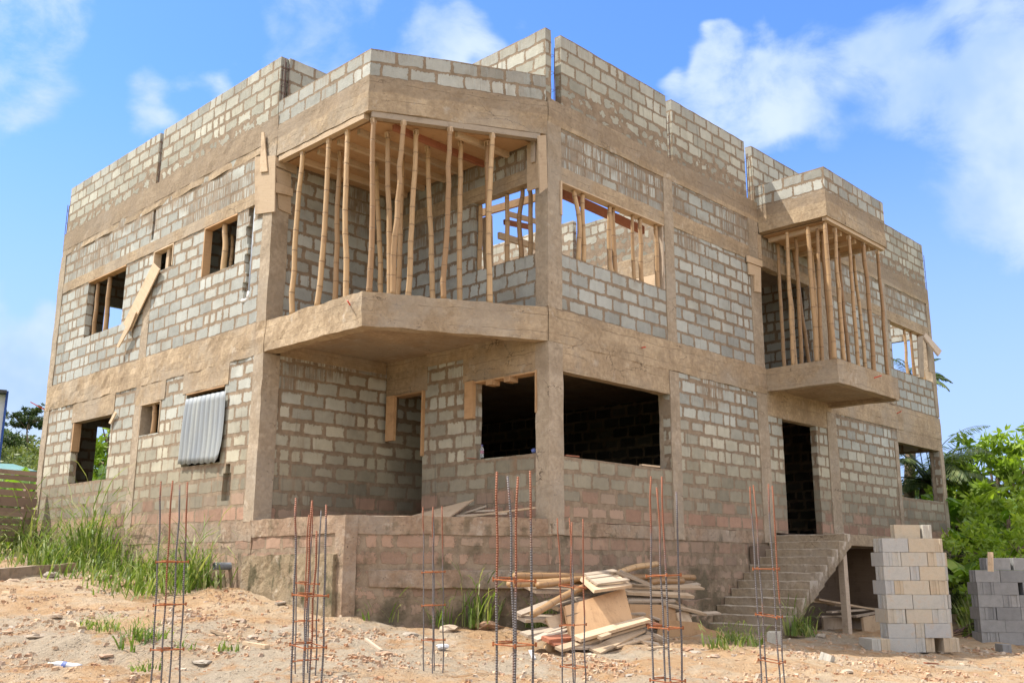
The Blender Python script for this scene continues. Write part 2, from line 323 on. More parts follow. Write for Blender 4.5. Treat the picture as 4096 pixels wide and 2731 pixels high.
# ------------------------------------------------------------------ mesh helper
def nz(p, f, a):
    v = mnoise.noise_vector(Vector(p)*f); return v*a
class MB:
    def __init__(s): s.v = []; s.f = []; s.uv = []; s.sm = False; s.at = {}; s.fr = []
    def face(s, idx, uv=None): s.f.append(tuple(idx)); s.uv.append(uv)
    def quad(s, a, b, c, d, uv=None, r=None):
        n = len(s.v); s.v += [tuple(a), tuple(b), tuple(c), tuple(d)]; s.face((n, n+1, n+2, n+3), uv)
        s.fr.append(r)
    def prism(s, poly, z0, z1, step=.25, cap=True):
        """vertical extrusion of a 2D polygon (ccw) with subdivided sides"""
        pts = []; L = len(poly)
        for i in range(L):
            a, b = Vector(poly[i]), Vector(poly[(i+1) % L]); k = max(1, int(round((b-a).length/step)))
            for j in range(k): pts.append(a.lerp(b, j/k))
        nzs = max(1, int(round((z1-z0)/step))); N = len(pts); base = len(s.v)
        for k in range(nzs+1):
            z = z0 + (z1-z0)*k/nzs
            s.v += [(p.x, p.y, z) for p in pts]
        for k in range(nzs):
            for i in range(N):
                j = (i+1) % N; o = base+k*N; s.face((o+i, o+j, o+N+j, o+N+i))
        if cap:
            s.face([base+nzs*N+i for i in range(N)]); s.face([base+i for i in reversed(range(N))])
        return s
    def box(s, x0, x1, y0, y1, z0, z1, step=.25):
        return s.prism([(x0,y0),(x1,y0),(x1,y1),(x0,y1)], z0, z1, step)
    def obox(s, A, B, w, t, up=(0,0,1), seg=1, bend=0.):
        """a board from A to B, width w across, thickness t along 'up'"""
        A, B = Vector(A), Vector(B); d = B-A; L = d.length; d.normalize(); up = Vector(up)
        sd = d.cross(up)
        if sd.length < 1e-4: sd = d.cross(Vector((1,0,0)))
        sd.normalize(); up = sd.cross(d).normalized(); base = len(s.v)
        for k in range(seg+1):
            q = A + d*(L*k/seg) + up*(bend*math.sin(math.pi*k/seg))
            for a, b in ((-1,-1),(1,-1),(1,1),(-1,1)): s.v.append(tuple(q + sd*(w/2*a) + up*(t/2*b)))
        for k in range(seg):
            o = base+4*k; l0, l1 = L*k/seg, L*(k+1)/seg; acc = [0, w, w+t, 2*w+t, 2*w+2*t]
            for i in range(4):
                j = (i+1) % 4; s.face((o+i, o+j, o+4+j, o+4+i), [(l0,acc[i]),(l0,acc[i+1]),(l1,acc[i+1]),(l1,acc[i])])
        o = base+4*seg
        s.face((o, o+1, o+2, o+3), [(0,0),(0,w),(t,w),(t,0)]); s.face((base+3, base+2, base+1, base), [(0,0),(0,w),(t,w),(t,0)])
        return s
    def tube(s, pts, rad, n=8, cap=True):
        pts = [Vector(p) for p in pts]; base = len(s.v); L = 0; acc = [0]
        for i in range(1, len(pts)): L += (pts[i]-pts[i-1]).length; acc.append(L)
        ref = None
        for i, p in enumerate(pts):
            d = (pts[min(i+1, len(pts)-1)] - pts[max(i-1, 0)]).normalized()
            if ref is None: ref = d.orthogonal().normalized()
            ref = (ref - d*ref.dot(d)).normalized(); c = d.cross(ref); r = rad[i] if hasattr(rad, '__len__') else rad
            for k in range(n):
                a = 2*math.pi*k/n; s.v.append(tuple(p + ref*(r*math.cos(a)) + c*(r*math.sin(a))))
        for i in range(len(pts)-1):
            for k in range(n):
                j = (k+1) % n; o = base+i*n
                s.face((o+k, o+j, o+n+j, o+n+k), [(k/n*.3,acc[i]),((k+1)/n*.3,acc[i]),((k+1)/n*.3,acc[i+1]),(k/n*.3,acc[i+1])])
        if cap:
            s.face([base+k for k in reversed(range(n))], [(0,0)]*n); o = base+(len(pts)-1)*n; s.face([o+k for k in range(n)], [(0,L)]*n)
        return s
    def wobble(s, amp=.008, f=2.3, fine=.4):
        for i, p in enumerate(s.v):
            q = Vector(p); s.v[i] = tuple(q + nz(p, f, amp) + nz(p, f*5.3, amp*fine))
        return s
    def build(s, name, mat, parent=None, smooth=False, drip=None, rnd=False, mats=None):
        me = bpy.data.meshes.new(name); me.from_pydata(s.v, [], s.f)
        uvl = me.uv_layers.new(name='UVMap').data
        co_ = s.v; k = 0; arr = np.zeros((len(me.loops), 2), np.float32)
        for fi, f in enumerate(s.f):
            uv = s.uv[fi]
            if uv is None:
                a = Vector(co_[f[0]]); n = Vector((0,0,0))
                for q in range(1, len(f)-1): n += (Vector(co_[f[q]])-a).cross(Vector(co_[f[q+1]])-a)
                if n.length > 0: n.normalize()
                if abs(n.z) > .7: uv = [(co_[q][0], co_[q][1]) for q in f]
                else:
                    # snap the tangent so that neighbouring wobbly faces share one mapping
                    tx, ty = -n.y, n.x
                    if abs(tx) > .93: tx, ty = math.copysign(1, tx), 0
                    elif abs(ty) > .93: tx, ty = 0, math.copysign(1, ty)
                    else: tx, ty = .882*math.copysign(1,tx), .471*math.copysign(1,ty)
                    uv = [(co_[q][0]*tx + co_[q][1]*ty, co_[q][2]) for q in f]
            for q in uv: arr[k] = q; k += 1
        uvl.foreach_set('uv', arr.ravel())
        if drip is not None:
            at = me.attributes.new('drip', 'FLOAT', 'POINT')
            at.data.foreach_set('value', np.array([max(0., math.exp(-max(0., drip-p[2])/.55)) for p in co_], np.float32))
        if rnd:
            at = me.attributes.new('rnd', 'FLOAT', 'FACE')
            fr = [r if r is not None else random.random() for r in (s.fr if len(s.fr) == len(s.f) else [None]*len(s.f))]
            at.data.foreach_set('value', np.array(fr, np.float32))
        me.materials.append(mat)
        if smooth: me.polygons.foreach_set('use_smooth', [True]*len(me.polygons))
        me.update(); o = bpy.data.objects.new(name, me); COL.objects.link(o)
        if parent: o.parent = parent; o.matrix_parent_inverse = Matrix.Translation(-parent.location) if parent.parent is None else Matrix()
        return o
def tag(o, label=None, cat=None, group=None, kind=None):
    if label: o['label'] = label
    if cat: o['category'] = cat
    if group: o['group'] = group
    if kind: o['kind'] = kind
    return o
def thing(name, label, cat, loc=(0,0,0), group=None):
    o = bpy.data.objects.new(name, None); o.empty_display_size = .2; COL.objects.link(o); o.location = loc
    return tag(o, label, cat, group)

# ------------------------------------------------------------------ ground
CTRL = [(0,13.5,-.42),(0,8.5,-.88),(0,4.3,-1.14),(0,1.6,-1.48),(1.2,.7,-1.62),(2.5,-.1,-1.66),(6,-.2,-1.80),(7,-1.5,-1.88),(10,-1.7,-1.97),(7.5,-3.6,-2.06),
 (12,-2,-2.05),(16,-.5,-1.85),(19.5,-.5,-1.7),(22,-3,-1.9),(11.5,-4.5,-2.12),(-1.3,-3,-1.90),(-4.7,.2,-1.74),(2.4,-6.6,-2.10),(-4,6,-1.20),(-8,12,-.75),(-6,3,-1.58),
 (-5,-7,-2.22),(-8.8,-10.4,-2.35),(5,-10,-2.25),(-12,2,-1.7),(-13,-8,-2.2),(-3,12,-.62),(-2.5,2.2,-1.52),(-1.2,5.,-1.22),(3,6,-1.2),(10,6,-1.6),(18,6,-1.3),(6,13,-.6),(18,13,-.8),(-14,14,-.6),(26,2,-1.5),(28,-8,-2.1)]
_P = np.array(CTRL); _n = len(_P)
def _phi(d2): return .5*d2*np.log(d2+1e-9)
_A = np.zeros((_n+3,_n+3)); _d2 = ((_P[:,None,:2]-_P[None,:,:2])**2).sum(-1); _A[:_n,:_n] = _phi(_d2)+np.eye(_n)*.05
_A[:_n,_n] = 1; _A[:_n,_n+1:] = _P[:,:2]; _A[_n:,:_n] = _A[:_n,_n:].T
_W = np.linalg.solve(_A, np.r_[_P[:,2],0,0,0])
PIT = on(*zl(560,1420), 2, -1.78)
def far_h(x, y):
    """terrain away from the plot: a hill up to the left rear, a rising slope to the right rear"""
    dx, dy = x-CAM.x, y-CAM.y; r = np.hypot(dx, dy); a = np.degrees(np.arctan2(dy, dx))
    hill = np.clip((r-45)/130, 0, .60)**1.05*27*np.exp(-((a-78)/17)**2)
    hr = np.clip((r-30)/40, 0, 1.5)*3.2*np.exp(-((a-22)/22)**2)
    return -.9 + hill + hr
def gz(x, y, bump=True):
    x = np.atleast_1d(np.asarray(x, float)); y = np.atleast_1d(np.asarray(y, float))
    xc, yc = np.clip(x,-14,27), np.clip(y,-11,14)
    d2 = (xc[:,None]-_P[None,:,0])**2 + (yc[:,None]-_P[None,:,1])**2
    h = _phi(d2)@_W[:_n] + _W[_n] + _W[_n+1]*xc + _W[_n+2]*yc
    out = np.maximum(np.maximum(-14-x, x-27), np.maximum(-11-y, y-14)); k = np.clip(out/18, 0, 1); k = k*k*(3-2*k)
    h = h*(1-k) + far_h(x, y)*k
    d = (x-PIT.x)*.62-(y-PIT.y)*.78; e = (x-PIT.x)*.78+(y-PIT.y)*.62
    h -= .20*np.exp(-(d/.95)**2-(e/.34)**2); h += .11*np.exp(-(d/1.1)**2-((e-.62)/.3)**2)
    if bump:
        h = h + np.array([ .085*mnoise.fractal(Vector((a*.55,b*.55,1.)),1.,2.,3) + .045*mnoise.fractal(Vector((a*2.3,b*2.3,4.)),.9,2.1,3) + .02*mnoise.noise(Vector((a*9,b*9,2.))) if abs(a)<40 and abs(b)<40 else .3*mnoise.noise(Vector((a*.08,b*.08,0))) for a, b in zip(x, y)])
    return h
def G(x, y): return float(gz(x, y)[0])
def warp(lo, hi, step, ext, n):
    core = np.arange(lo, hi+1e-6, step); t = np.linspace(0,1,n+1)[1:]; g = ext*(.06*t+.94*t**3)
    return np.r_[lo-g[::-1], core, hi+g]
gx = warp(-12.5, 17, .085, 420, 30); gy = warp(-9, 14.5, .085, 420, 30)
XX, YY = np.meshgrid(gx, gy); ZZ = np.concatenate([gz(XX[i], YY[i]) for i in range(len(gy))]).reshape(XX.shape)
# the plot under the building stays below its floors
ins = (XX > .3) & (XX < 18.9) & (YY > 1.8) & (YY < 13.4); ZZ[ins] = np.minimum(ZZ[ins], -.6)
me = bpy.data.meshes.new('ground'); ny, nx = XX.shape
vv = np.c_[XX.ravel(), YY.ravel(), ZZ.ravel()]; ii = np.arange(ny*nx).reshape(ny, nx)
ff = np.c_[ii[:-1,:-1].ravel(), ii[:-1,1:].ravel(), ii[1:,1:].ravel(), ii[1:,:-1].ravel()]
me.from_pydata(vv.tolist(), [], ff.tolist()); me.polygons.foreach_set('use_smooth', [True]*len(me.polygons))
gr = np.clip((np.maximum(np.maximum(XX-17, YY-13.2), -13-XX))/4, 0, 1)
gr = np.maximum(gr, np.clip((XX-14)/3,0,1)*np.clip((YY+2.2)/2,0,1))
at = me.attributes.new('green','FLOAT','POINT'); at.data.foreach_set('value', gr.ravel().astype(np.float32))
me.materials.append(M_SO); ground = bpy.data.objects.new('ground', me); COL.objects.link(ground); ground['kind'] = 'structure'
ground['label'] = 'bare orange laterite soil of the building plot with grey gravel patches'

# ------------------------------------------------------------------ the house
house = thing('unfinished_house', 'large two storey unfinished house of bare grey blocks and brown concrete frame', 'house')
def wall(a, b, z0, z1, mat, openings=(), th=.15, drip=None, name='block_wall', step=.16, wob=.007, parent=None):
    """outer face from a to b (2D); the thickness goes to the left of a->b"""
    a, b = Vector(a), Vector(b); L = (b-a).length; d = (b-a)/L; n = Vector((-d.y, d.x))
    us = {0., L}; zs = {z0, z1}
    for o in openings: us |= {max(0,o[0]), min(L,o[1])}; zs |= {max(z0,o[2]), min(z1,o[3])}
    def fill(S):
        S = sorted(S); out = [S[0]]
        for p, q in zip(S, S[1:]):
            if q-p < 1e-5: continue
            k = max(1, int(round((q-p)/step))); out += [p+(q-p)*i/k for i in range(1, k+1)]
        return out
    us, zs = fill(us), fill(zs); mb = MB(); key = {}
    def V(i, j, k):
        if (i,j,k) not in key:
            p = a + d*us[i] + n*(th*k); key[(i,j,k)] = len(mb.v); mb.v.append((p.x, p.y, zs[j]))
        return key[(i,j,k)]
    def solid(i, j):
        if i < 0 or j < 0 or i >= len(us)-1 or j >= len(zs)-1: return False
        u, z = (us[i]+us[i+1])/2, (zs[j]+zs[j+1])/2
        return not any(o[0]<u<o[1] and o[2]<z<o[3] for o in openings)
    for i in range(len(us)-1):
        for j in range(len(zs)-1):
            if not solid(i, j): continue
            mb.face((V(i,j,0),V(i+1,j,0),V(i+1,j+1,0),V(i,j+1,0))); mb.face((V(i+1,j,1),V(i,j,1),V(i,j+1,1),V(i+1,j+1,1)))
            if not solid(i-1,j): mb.face((V(i,j,1),V(i,j,0),V(i,j+1,0),V(i,j+1,1)))
            if not solid(i+1,j): mb.face((V(i+1,j,0),V(i+1,j,1),V(i+1,j+1,1),V(i+1,j+1,0)))
            if not solid(i,j-1): mb.face((V(i,j,1),V(i+1,j,1),V(i+1,j,0),V(i,j,0)))
            if not solid(i,j+1): mb.face((V(i,j+1,0),V(i+1,j+1,0),V(i+1,j+1,1),V(i,j+1,1)))
    mb.wobble(wob, 3.1, .7)
    return mb.build(name, mat, parent or house, drip=z1 if drip is None else drip)
def part(name, mat, boxes, step=.22, wob=.010, parent=None, label=None):
    mb = MB()
    for bx in boxes:
        if len(bx) == 6: mb.box(*bx, step=step)
        else: mb.prism(bx[0], bx[1], bx[2], step)
    if wob: mb.wobble(wob, 2.7, .6)
    o = mb.build(name, mat, parent or house)
    if label: o['label'] = label
    return o
YL, XR = 13.75, 19.2
# left front: the outer face runs from y=YL down to y=4.16 (thickness towards +x)
lu = lambda y0, y1, za, zb: (YL-y1, YL-y0, za, zb)
chase = [lu(4.80,5.0+.06*math.sin(k*2.1),3.92+.18*k,3.92+.18*(k+1)) for k in range(10)]
wall((0,YL),(0,4.46), -1.6, 2.86, M_GF, [lu(10.05,11.99,1.02,2.40), lu(7.84,8.75,1.80,2.46), lu(5.42,6.83,1.05,2.46), lu(5.0,5.27,.36,.84), lu(5.05,5.2,.84,1.0)], drip=2.8)
wall((0,YL),(0,4.46), 3.40, 6.95, M_UP, [lu(10.04,11.99,4.36,5.72), lu(7.87,8.74,5.22,5.72), lu(5.40,6.62,4.70,5.72), lu(8.84,8.95,6.0,6.7)]+chase, drip=5.75)
part('pipe_chase', M_GF, [(.09,.15,4.5,5.4,3.6,5.9),(.10,.15,4.7,5.5,.2,1.2)], wob=.02)
wall((0,13.70),(0,8.97), 7.28, 8.50, M_PA, name='parapet_wall')
wall((0,8.80),(0,4.22), 7.28, 8.50, M_PA, name='parapet_wall')
B = -.014
part('ring_beam', M_CB, [(B,.17,4.17,13.77,6.86,7.30)], wob=.016)
part('ring_beam', M_CB, [(B+.004,.165,4.18,13.76,6.70,6.86)], wob=.03)
part('lintel', M_CB, [(B+.002,.165,4.46,13.76,5.71,5.955)], wob=.014)
part('floor_beam', M_CB, [(B-.006,.17,4.165,13.78,2.84,3.42)], wob=.028, step=.15)
part('lintel', M_CB, [(B,.17,9.95,12.12,2.39,2.85)], wob=.012)
part('lintel', M_CB, [(B,.17,7.70,8.95,2.445,2.85)], wob=.012)
part('lintel', M_CB, [(B,.17,5.30,6.98,2.445,2.85)], wob=.012)
for (y0,y1,za,zb) in ((8.68,8.98,-1.6,2.84),(8.70,9.0,3.42,5.05),(13.50,13.80,-1.6,2.84),(13.50,13.79,3.42,6.70)):
    part('column', M_CC, [(-.022 if y0>10 else -.012,.28,y0,y1,za,zb)], wob=.014)
part('column', M_CC, [(-.022,.32,4.16,4.47,-.02,2.84)], wob=.012)
part('column', M_CC, [(-.022,.32,4.16,4.47,3.42,6.71)], wob=.012)
part('plinth_beam', M_CP, [(-.02,.17,4.2,13.76,-.34,-.02)], wob=.028)
part('plinth_wall', M_PL, [(-.012,.16,4.2,13.74,-2.0,-.33)], wob=.022)
# right front: outer face y=0, thickness towards +y
rb_ = lambda x0, x1, za, zb: (x0-2.9, x1-2.9, za, zb)
wall((2.9,0),(XR,0), -.03, 2.86, M_GF, [rb_(3.02,6.06,1.0,2.405), rb_(10.24,11.78,-.03,2.405), rb_(16.2,18.98,1.05,2.47)], drip=2.8)
wall((2.9,0),(XR,0), 3.40, 6.80, M_UP, [rb_(3.02,6.04,4.42,5.735), rb_(9.62,11.9,3.40,5.75), rb_(16.4,19.06,4.42,5.75)], drip=5.75)
wall((2.7,.004),(XR,.004), -2.6, -.22, M_PL, drip=-.22, wob=.016, name='plinth_wall')
part('plinth_beam', M_CP, [(2.74,9.7,-.014,.17,-.25,-.03)], wob=.02)
part('plinth_beam', M_CP, [(11.9,XR+.02,-.014,.17,-.25,-.03)], wob=.02)
part('floor_beam', M_CB, [(2.70,9.64,B-.006,.17,2.86,3.43)], wob=.022, step=.15)
part('floor_beam', M_CB, [(9.64,XR+.03,B-.006,.17,2.80,3.40)], wob=.016)
part('lintel', M_CB, [(3.02,6.05,B,.17,2.40,2.87)], wob=.01)
part('lintel', M_CB, [(9.64,12.3,B,.17,2.40,2.81)], wob=.01)
part('lintel', M_CB, [(16.2,XR+.02,B,.17,2.46,2.81)], wob=.01)
part('lintel', M_CB, [(3.02,6.06,B,.17,5.725,5.99)], wob=.012)
part('lintel', M_CB, [(6.35,9.25,B,.17,5.76,6.08)], wob=.014)
part('lintel', M_CB, [(9.62,XR+.02,B,.17,5.74,6.0)], wob=.012)
part('ring_beam', M_CB, [(2.70,XR+.03,B-.004,.17,6.72,7.18)], wob=.022)
for x0,x1,y1 in ((2.68,3.03,.27),(6.06,6.36,.25),(9.22,9.62,.25),(12.3,12.76,.25),(16.0,16.2,.25),(19.0,19.23,.25)):
    part('column', M_CC, [(x0,x1,-.024,y1,-.24,2.85 if x0<9.5 else 2.45 if x0>15.5 else 2.80)], wob=.012)
    part('column', M_CC, [(x0,x1,-.02,y1,3.43,6.72)], wob=.012)
for x0,x1 in ((3.07,6.27),(6.46,9.26),(9.57,12.66),(12.85,15.95),(16.1,19.17)):
    wall((x0,0),(x1,0), 7.16, 8.53, M_PA, name='parapet_wall')
# notch behind the corner balcony
wall((.32,4.185),(4.9,4.185), -.02, 3.06, M_GF, drip=2.8)
wall((.32,4.185),(2.85,4.185), 3.40, 6.9, M_UP, drip=6.2)
wu = lambda y0, y1, za, zb: (4.18-y1, 4.18-y0, za, zb)
wall((2.70,4.18),(2.70,.2), -.02, 3.06, M_GF, [wu(3.07,4.18,-.02,2.41), wu(.26,1.70,1.04,2.40)], drip=2.6)
wall((2.70,4.18),(2.70,.2), 3.40, 6.9, M_UP, [wu(.22,1.82,4.41,5.74)], drip=5.75)
part('lintel', M_CB, [(2.688,2.87,.24,2.02,2.39,2.83)], wob=.008)
part('lintel', M_CB, [(2.688,2.87,2.98,4.16,2.40,2.83)], wob=.008)
part('floor_beam', M_CB, [(2.684,2.88,.24,4.16,2.83,3.06)], wob=.006)
part('floor_beam', M_CB, [(.32,2.68,4.172,4.37,2.84,3.06)], wob=.006)
part('lintel', M_CB, [(2.688,2.87,.22,4.16,5.72,5.98)], wob=.01)
wall((.16,4.16),(2.62,4.16), 6.9, 8.50, M_PA, name='parapet_wall')
wall((2.68,3.98),(2.68,.02), 6.9, 8.52, M_PA, name='parapet_wall')
wall((3.75,4.18),(3.75,3.0), -.02, 3.06, M_GF, step=.4); wall((3.75,3.02),(2.86,3.02), -.02, 3.06, M_GF, step=.4)  # return walls added so pale blocks bounce light into the door niche
# corner balcony: slab, edge beams, roof beams, low parapet
CY, CZ = 1.43, 1.47
part('floor_slab', M_FL, [([(.12,4.16),(.12,1.5),(2.6,.14),(2.68,.14),(2.68,4.16)],3.06,3.38)], wob=.006)
def edge(y_c, t, off=0.):
    k = Vector((2.68,0)) - Vector((0,y_c)); k.normalize(); n = Vector((-k.y, k.x))
    a = [(-off,4.16),(-off,y_c-off*.3),(t,y_c+t*.55),(t,4.16)]
    a = [a[1],a[2],a[3],a[0]]
    p0, p1 = Vector((-off,y_c-off*.3)), Vector((2.68,-.012)); q1 = p1+n*t; q0 = Vector((t, y_c+t*.55))
    return a, [tuple(p0), tuple(p1), (2.68,.23), tuple(q0)]
e1, e2 = edge(CY, .22, .012)
part('balcony_edge', M_CB, [(e1,2.86,3.405)], wob=.026, step=.13); part('balcony_edge', M_CB, [(e2,2.86,3.405)], wob=.022, step=.13)
e1, e2 = edge(CZ, .22, .012)
part('roof_beam', M_CB, [(e1,6.48,7.09)], wob=.02, step=.14); part('roof_beam', M_CB, [(e2,6.48,7.08)], wob=.02, step=.14)
kd = (Vector((2.66,0))-Vector((0,CZ)))
wall((0,4.2),(0,CZ), 7.08, 7.58, M_BP, name='parapet_wall'); wall((.0,CZ),(2.66,.0), 7.075, 7.575, M_BP, name='parapet_wall')
part('roof_slab', M_FL, [([(.14,4.16),(.14,1.6),(2.6,.2),(2.68,.2),(2.68,4.16)],6.45,6.62)], wob=0)
# terrace under the balcony
TY = 1.62
part('terrace', M_PL, [([(.0,4.2),(.0,TY),(2.72,.005),(2.72,4.2)],-2.4,-.26)], wob=.02, step=.18)
part('terrace_coping', M_CP, [([(-.02,4.25),(-.02,TY-.01),(2.74,-.03),(2.74,4.25)],-.27,.0)], wob=.022, step=.14)
part('terrace_corner', M_CP, [([(-.04,TY+.20),(-.04,TY-.022),(.12,TY-.118),(.2,TY+.1)],-2.2,-.015)], wob=.012, step=.1)
part('terrace_footing', M_CF, [(-.10,.1,1.75,4.3,-2.2,-.57)], wob=.03, step=.12)
part('terrace_footing', M_CP, [([(.30,TY-.215),(2.6,-.035),(2.6,.1),(.3,TY)],-1.05,-.80)], wob=.03, step=.12)
# floors, hidden walls, roofs
part('floor_slab', M_FL, [(2.78,19.05,.16,13.6,3.08,3.39),(.16,2.78,4.3,13.6,3.08,3.39)], wob=0, step=2)
part('shade_painted_floor', M_EF, [(2.9,19.05,.16,13.6,-.25,-.02),(.16,2.9,4.2,13.6,-.25,-.02)], wob=0, step=2)
def ink(px, y):   # where the sight line through a left window meets the rear wall
    return on(*px, 1, y)
g1a, g1b = ink(z2(436,600),13.6), ink(z2(520,600),13.6); u1a, u1b = ink(z1(805,1200),13.6), ink(z1(1010,1050),13.6)
u1c = ink(z1(820,1030),13.6)
bk = lambda x0,x1,za,zb: (XR-x1, XR-x0, za, zb)
wall((XR,13.75),(0,13.75), -1.6, 3.06, M_GF, [bk(g1a.x,g1b.x,.9,2.6)], step=.5)
wall((XR,13.75),(0,13.75), 3.4, 6.95, M_UP, [bk(u1a.x,u1b.x,4.3,u1c.z+.05)], step=.5)
wall((XR,0.2),(XR,13.7), -2.4, 3.06, M_GF, [(.1,3.2,1.05,2.47)], step=.4)
wall((XR,0.2),(XR,13.7), 3.4, 6.95, M_UP, [(.3,3.0,4.42,5.75)], step=.4)
wall((XR,0.2),(XR,5.0), 7.16, 8.53, M_PA, name='parapet_wall', step=.4)
part('ring_beam', M_CB, [(19.04,XR+.03,.2,13.7,6.72,7.17)], step=.5)
# inner walls: the lit cross wall seen through the upper windows, and the dark rooms below
wall((9.6,9.0),(9.6,.3), 3.4, 6.1, M_UP, step=.3); part('ring_beam', M_CB, [(9.585,9.78,.3,9.0,6.1,6.62)], step=.3)
wall((9.6,9.0),(9.6,5.32), 6.6, 8.1, M_PA, name='parapet_wall', step=.3); wall((9.6,5.12),(9.6,.3), 6.6, 7.9, M_PA, name='parapet_wall', step=.3)
part('wall_board', M_WD, [(9.55,9.583,.6,5.0,5.72,6.08)], wob=.004)
wall((12.4,6.0),(12.4,.3), 3.4, 6.1, M_UP, step=.3)
wall((15.9,6.0),(15.9,.3), 3.4, 6.1, M_UP, step=.4)
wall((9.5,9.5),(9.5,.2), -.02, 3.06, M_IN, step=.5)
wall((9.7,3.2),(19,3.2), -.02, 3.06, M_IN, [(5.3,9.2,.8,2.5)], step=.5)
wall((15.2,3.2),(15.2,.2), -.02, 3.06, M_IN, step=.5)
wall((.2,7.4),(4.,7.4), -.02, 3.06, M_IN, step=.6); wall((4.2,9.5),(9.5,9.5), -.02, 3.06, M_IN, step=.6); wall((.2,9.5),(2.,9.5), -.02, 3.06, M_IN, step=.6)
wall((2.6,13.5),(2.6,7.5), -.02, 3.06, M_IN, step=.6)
wall((2.9,13.5),(2.9,4.3), 3.4, 6.6, M_UP, [(.5,2.2,4.3,5.7)], step=.6); wall((.2,7.2),(2.8,7.2), 3.4, 6.6, M_UP, step=.6); wall((.2,9.3),(2.8,9.3), 3.4, 6.6, M_UP, step=.6)
part('roof_slab', M_FL, [(.15,9.5,7.0,13.6,6.6,6.75),(.15,2.68,4.3,7.0,6.6,6.75)], wob=0, step=2)
part('roof_slab', M_FL, [(12.5,15.8,.16,9,6.5,6.7)], wob=0, step=2); part('roof_slab', M_FL, [(9.8,12.35,.18,5.5,6.4,6.6)], wob=0, step=2)
# balcony over the door
bx0, bx1, by = 9.65, 12.6, -1.63
part('balcony_edge', M_CB, [(bx0,bx0+.2,by,-.02,2.92,3.41)], wob=.014); part('balcony_edge', M_CB, [(bx0+.2,bx1-.2,by,by+.2,2.92,3.41)], wob=.014)
part('balcony_edge', M_CB, [(bx1-.2,bx1,by,-.02,2.90,3.41)], wob=.014); part('floor_slab', M_FL, [(bx0+.1,bx1-.1,by+.1,0.02,3.0,3.39)], wob=.008)
part('roof_beam', M_CB, [(bx0,bx0+.18,by,-.02,6.48,7.06)], wob=.012); part('roof_beam', M_CB, [(bx0+.18,bx1,by,by+.18,6.48,7.055)], wob=.012)
part('roof_beam', M_CB, [(bx1-.18,bx1,by+.18,-.02,6.48,7.06)], wob=.012); part('roof_slab', M_FL, [(bx0+.1,bx1-.1,by+.1,0.0,6.47,6.64)], wob=0)
wall((bx0,0.),(bx0,by), 7.05, 7.575, M_BP, name='parapet_wall'); wall((bx0+.15,by),(bx1,by), 7.05, 7.575, M_BP, name='parapet_wall')
wall((bx1,by+.15),(bx1,0), 7.05, 7.575, M_BP, name='parapet_wall')
# stairs up to the door
mb = MB(); NS = 12; ztop, zbot, xa, xb, sy = -.08, -1.86, 9.85, 6.85, -1.52
for k in range(NS):
    x1_ = xb + (xa-xb)*k/NS; x2_ = xb + (xa-xb)*(k+1)/NS; zt = zbot + (ztop-zbot)*(k+1)/NS
    jj = .012*math.sin(k*5.1)
    zl_ = zt-(ztop-zbot)/NS*(1.2) - .10; a0, a1 = x1_-.0+jj, x2_+.05
    prof = [(a0,max(zl_-.12,zbot-.3)),(a1,max(zl_+.03,zbot-.3)),(a1,zt),(a0-.006,zt),(a0-.002,zt-.03)]
    n0 = len(mb.v); ns = 10
    for q in range(ns+1):
        y = -.02 + (sy+.02)*q/ns
        if q == ns: y += .015*math.sin(k*3.7)
        mb.v += [(p[0], y, p[1]) for p in prof]
    for q in range(ns):
        o = n0+5*q
        for i in range(5): j = (i+1)%5; mb.face((o+i, o+5+i, o+5+j, o+j))
    mb.face((n0,n0+1,n0+2,n0+3,n0+4)); o = n0+5*ns; mb.face((o+4,o+3,o+2,o+1,o))
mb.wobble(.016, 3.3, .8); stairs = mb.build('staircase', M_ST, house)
_w = stairs.data.attributes.new('worn_lit','FLOAT','POINT'); _w.data.foreach_set('value', np.array([1. if (i%5) in (2,3) else 0. for i in range(len(mb.v))], np.float32))
part('landing', M_ST, [(xa+.04,12.55,sy,-.015,-.30,-.085)], wob=.014)
px_ = on(3372,2300,1,-1.35).x
part('landing_post', M_WG, [(px_-.08,px_+.08,-1.42,-1.30,-2.2,-.29)], wob=.004)
part('void_shade_sheet', M_DK, [(8.6,12.52,-.09,-.03,-2.2,-.31),(12.46,12.52,-1.45,-.1,-2.2,-.31)], wob=.01)  # dark sheets added where the void under the landing is only shaded
part('stair_side_wall', M_PL, [(6.15,6.95,-.18,-.02,-2.1,-1.3)], wob=.05, step=.12)
# starter bars standing in the parapet gaps
def starter(cx, cy, z0, z1, n=4, s=.07):
    mb = MB()
    for i in range(n):
        x, y = cx+s*(1 if i&1 else -1), cy+s*(1 if i&2 else -1)
        mb.tube([(x,y,z0),(x+random.uniform(-.015,.015),y+random.uniform(-.015,.015),z1-random.uniform(0,.12))], .008, 6)
    for k in range(3):
        z = z0+(z1-z0)*(.25+.28*k); q = s+.012
        mb.tube([(cx-q,cy-q,z),(cx+q,cy-q,z+.01),(cx+q,cy+q,z),(cx-q,cy+q,z-.01),(cx-q,cy-q,z)], .004, 5)
    mb.build('starter_bars', M_DR, house)
for a in ((.08,8.885,7.2,8.35),(.08,4.16+.0,7.3,8.45),(2.88,.09,7.1,8.3),(6.36,.08,7.1,8.2),(9.42,.08,7.1,8.4),(12.75,.08,7.1,8.3),(16.02,.08,7.1,8.3),(9.66,5.22,6.7,8.0)): starter(*a, s=.045)
starter(.09,13.86,7.0,8.2,4,.05); starter(19.32,.1,7.1,8.35,4,.05); starter(.08,8.9,6.0,6.7,4,.03)
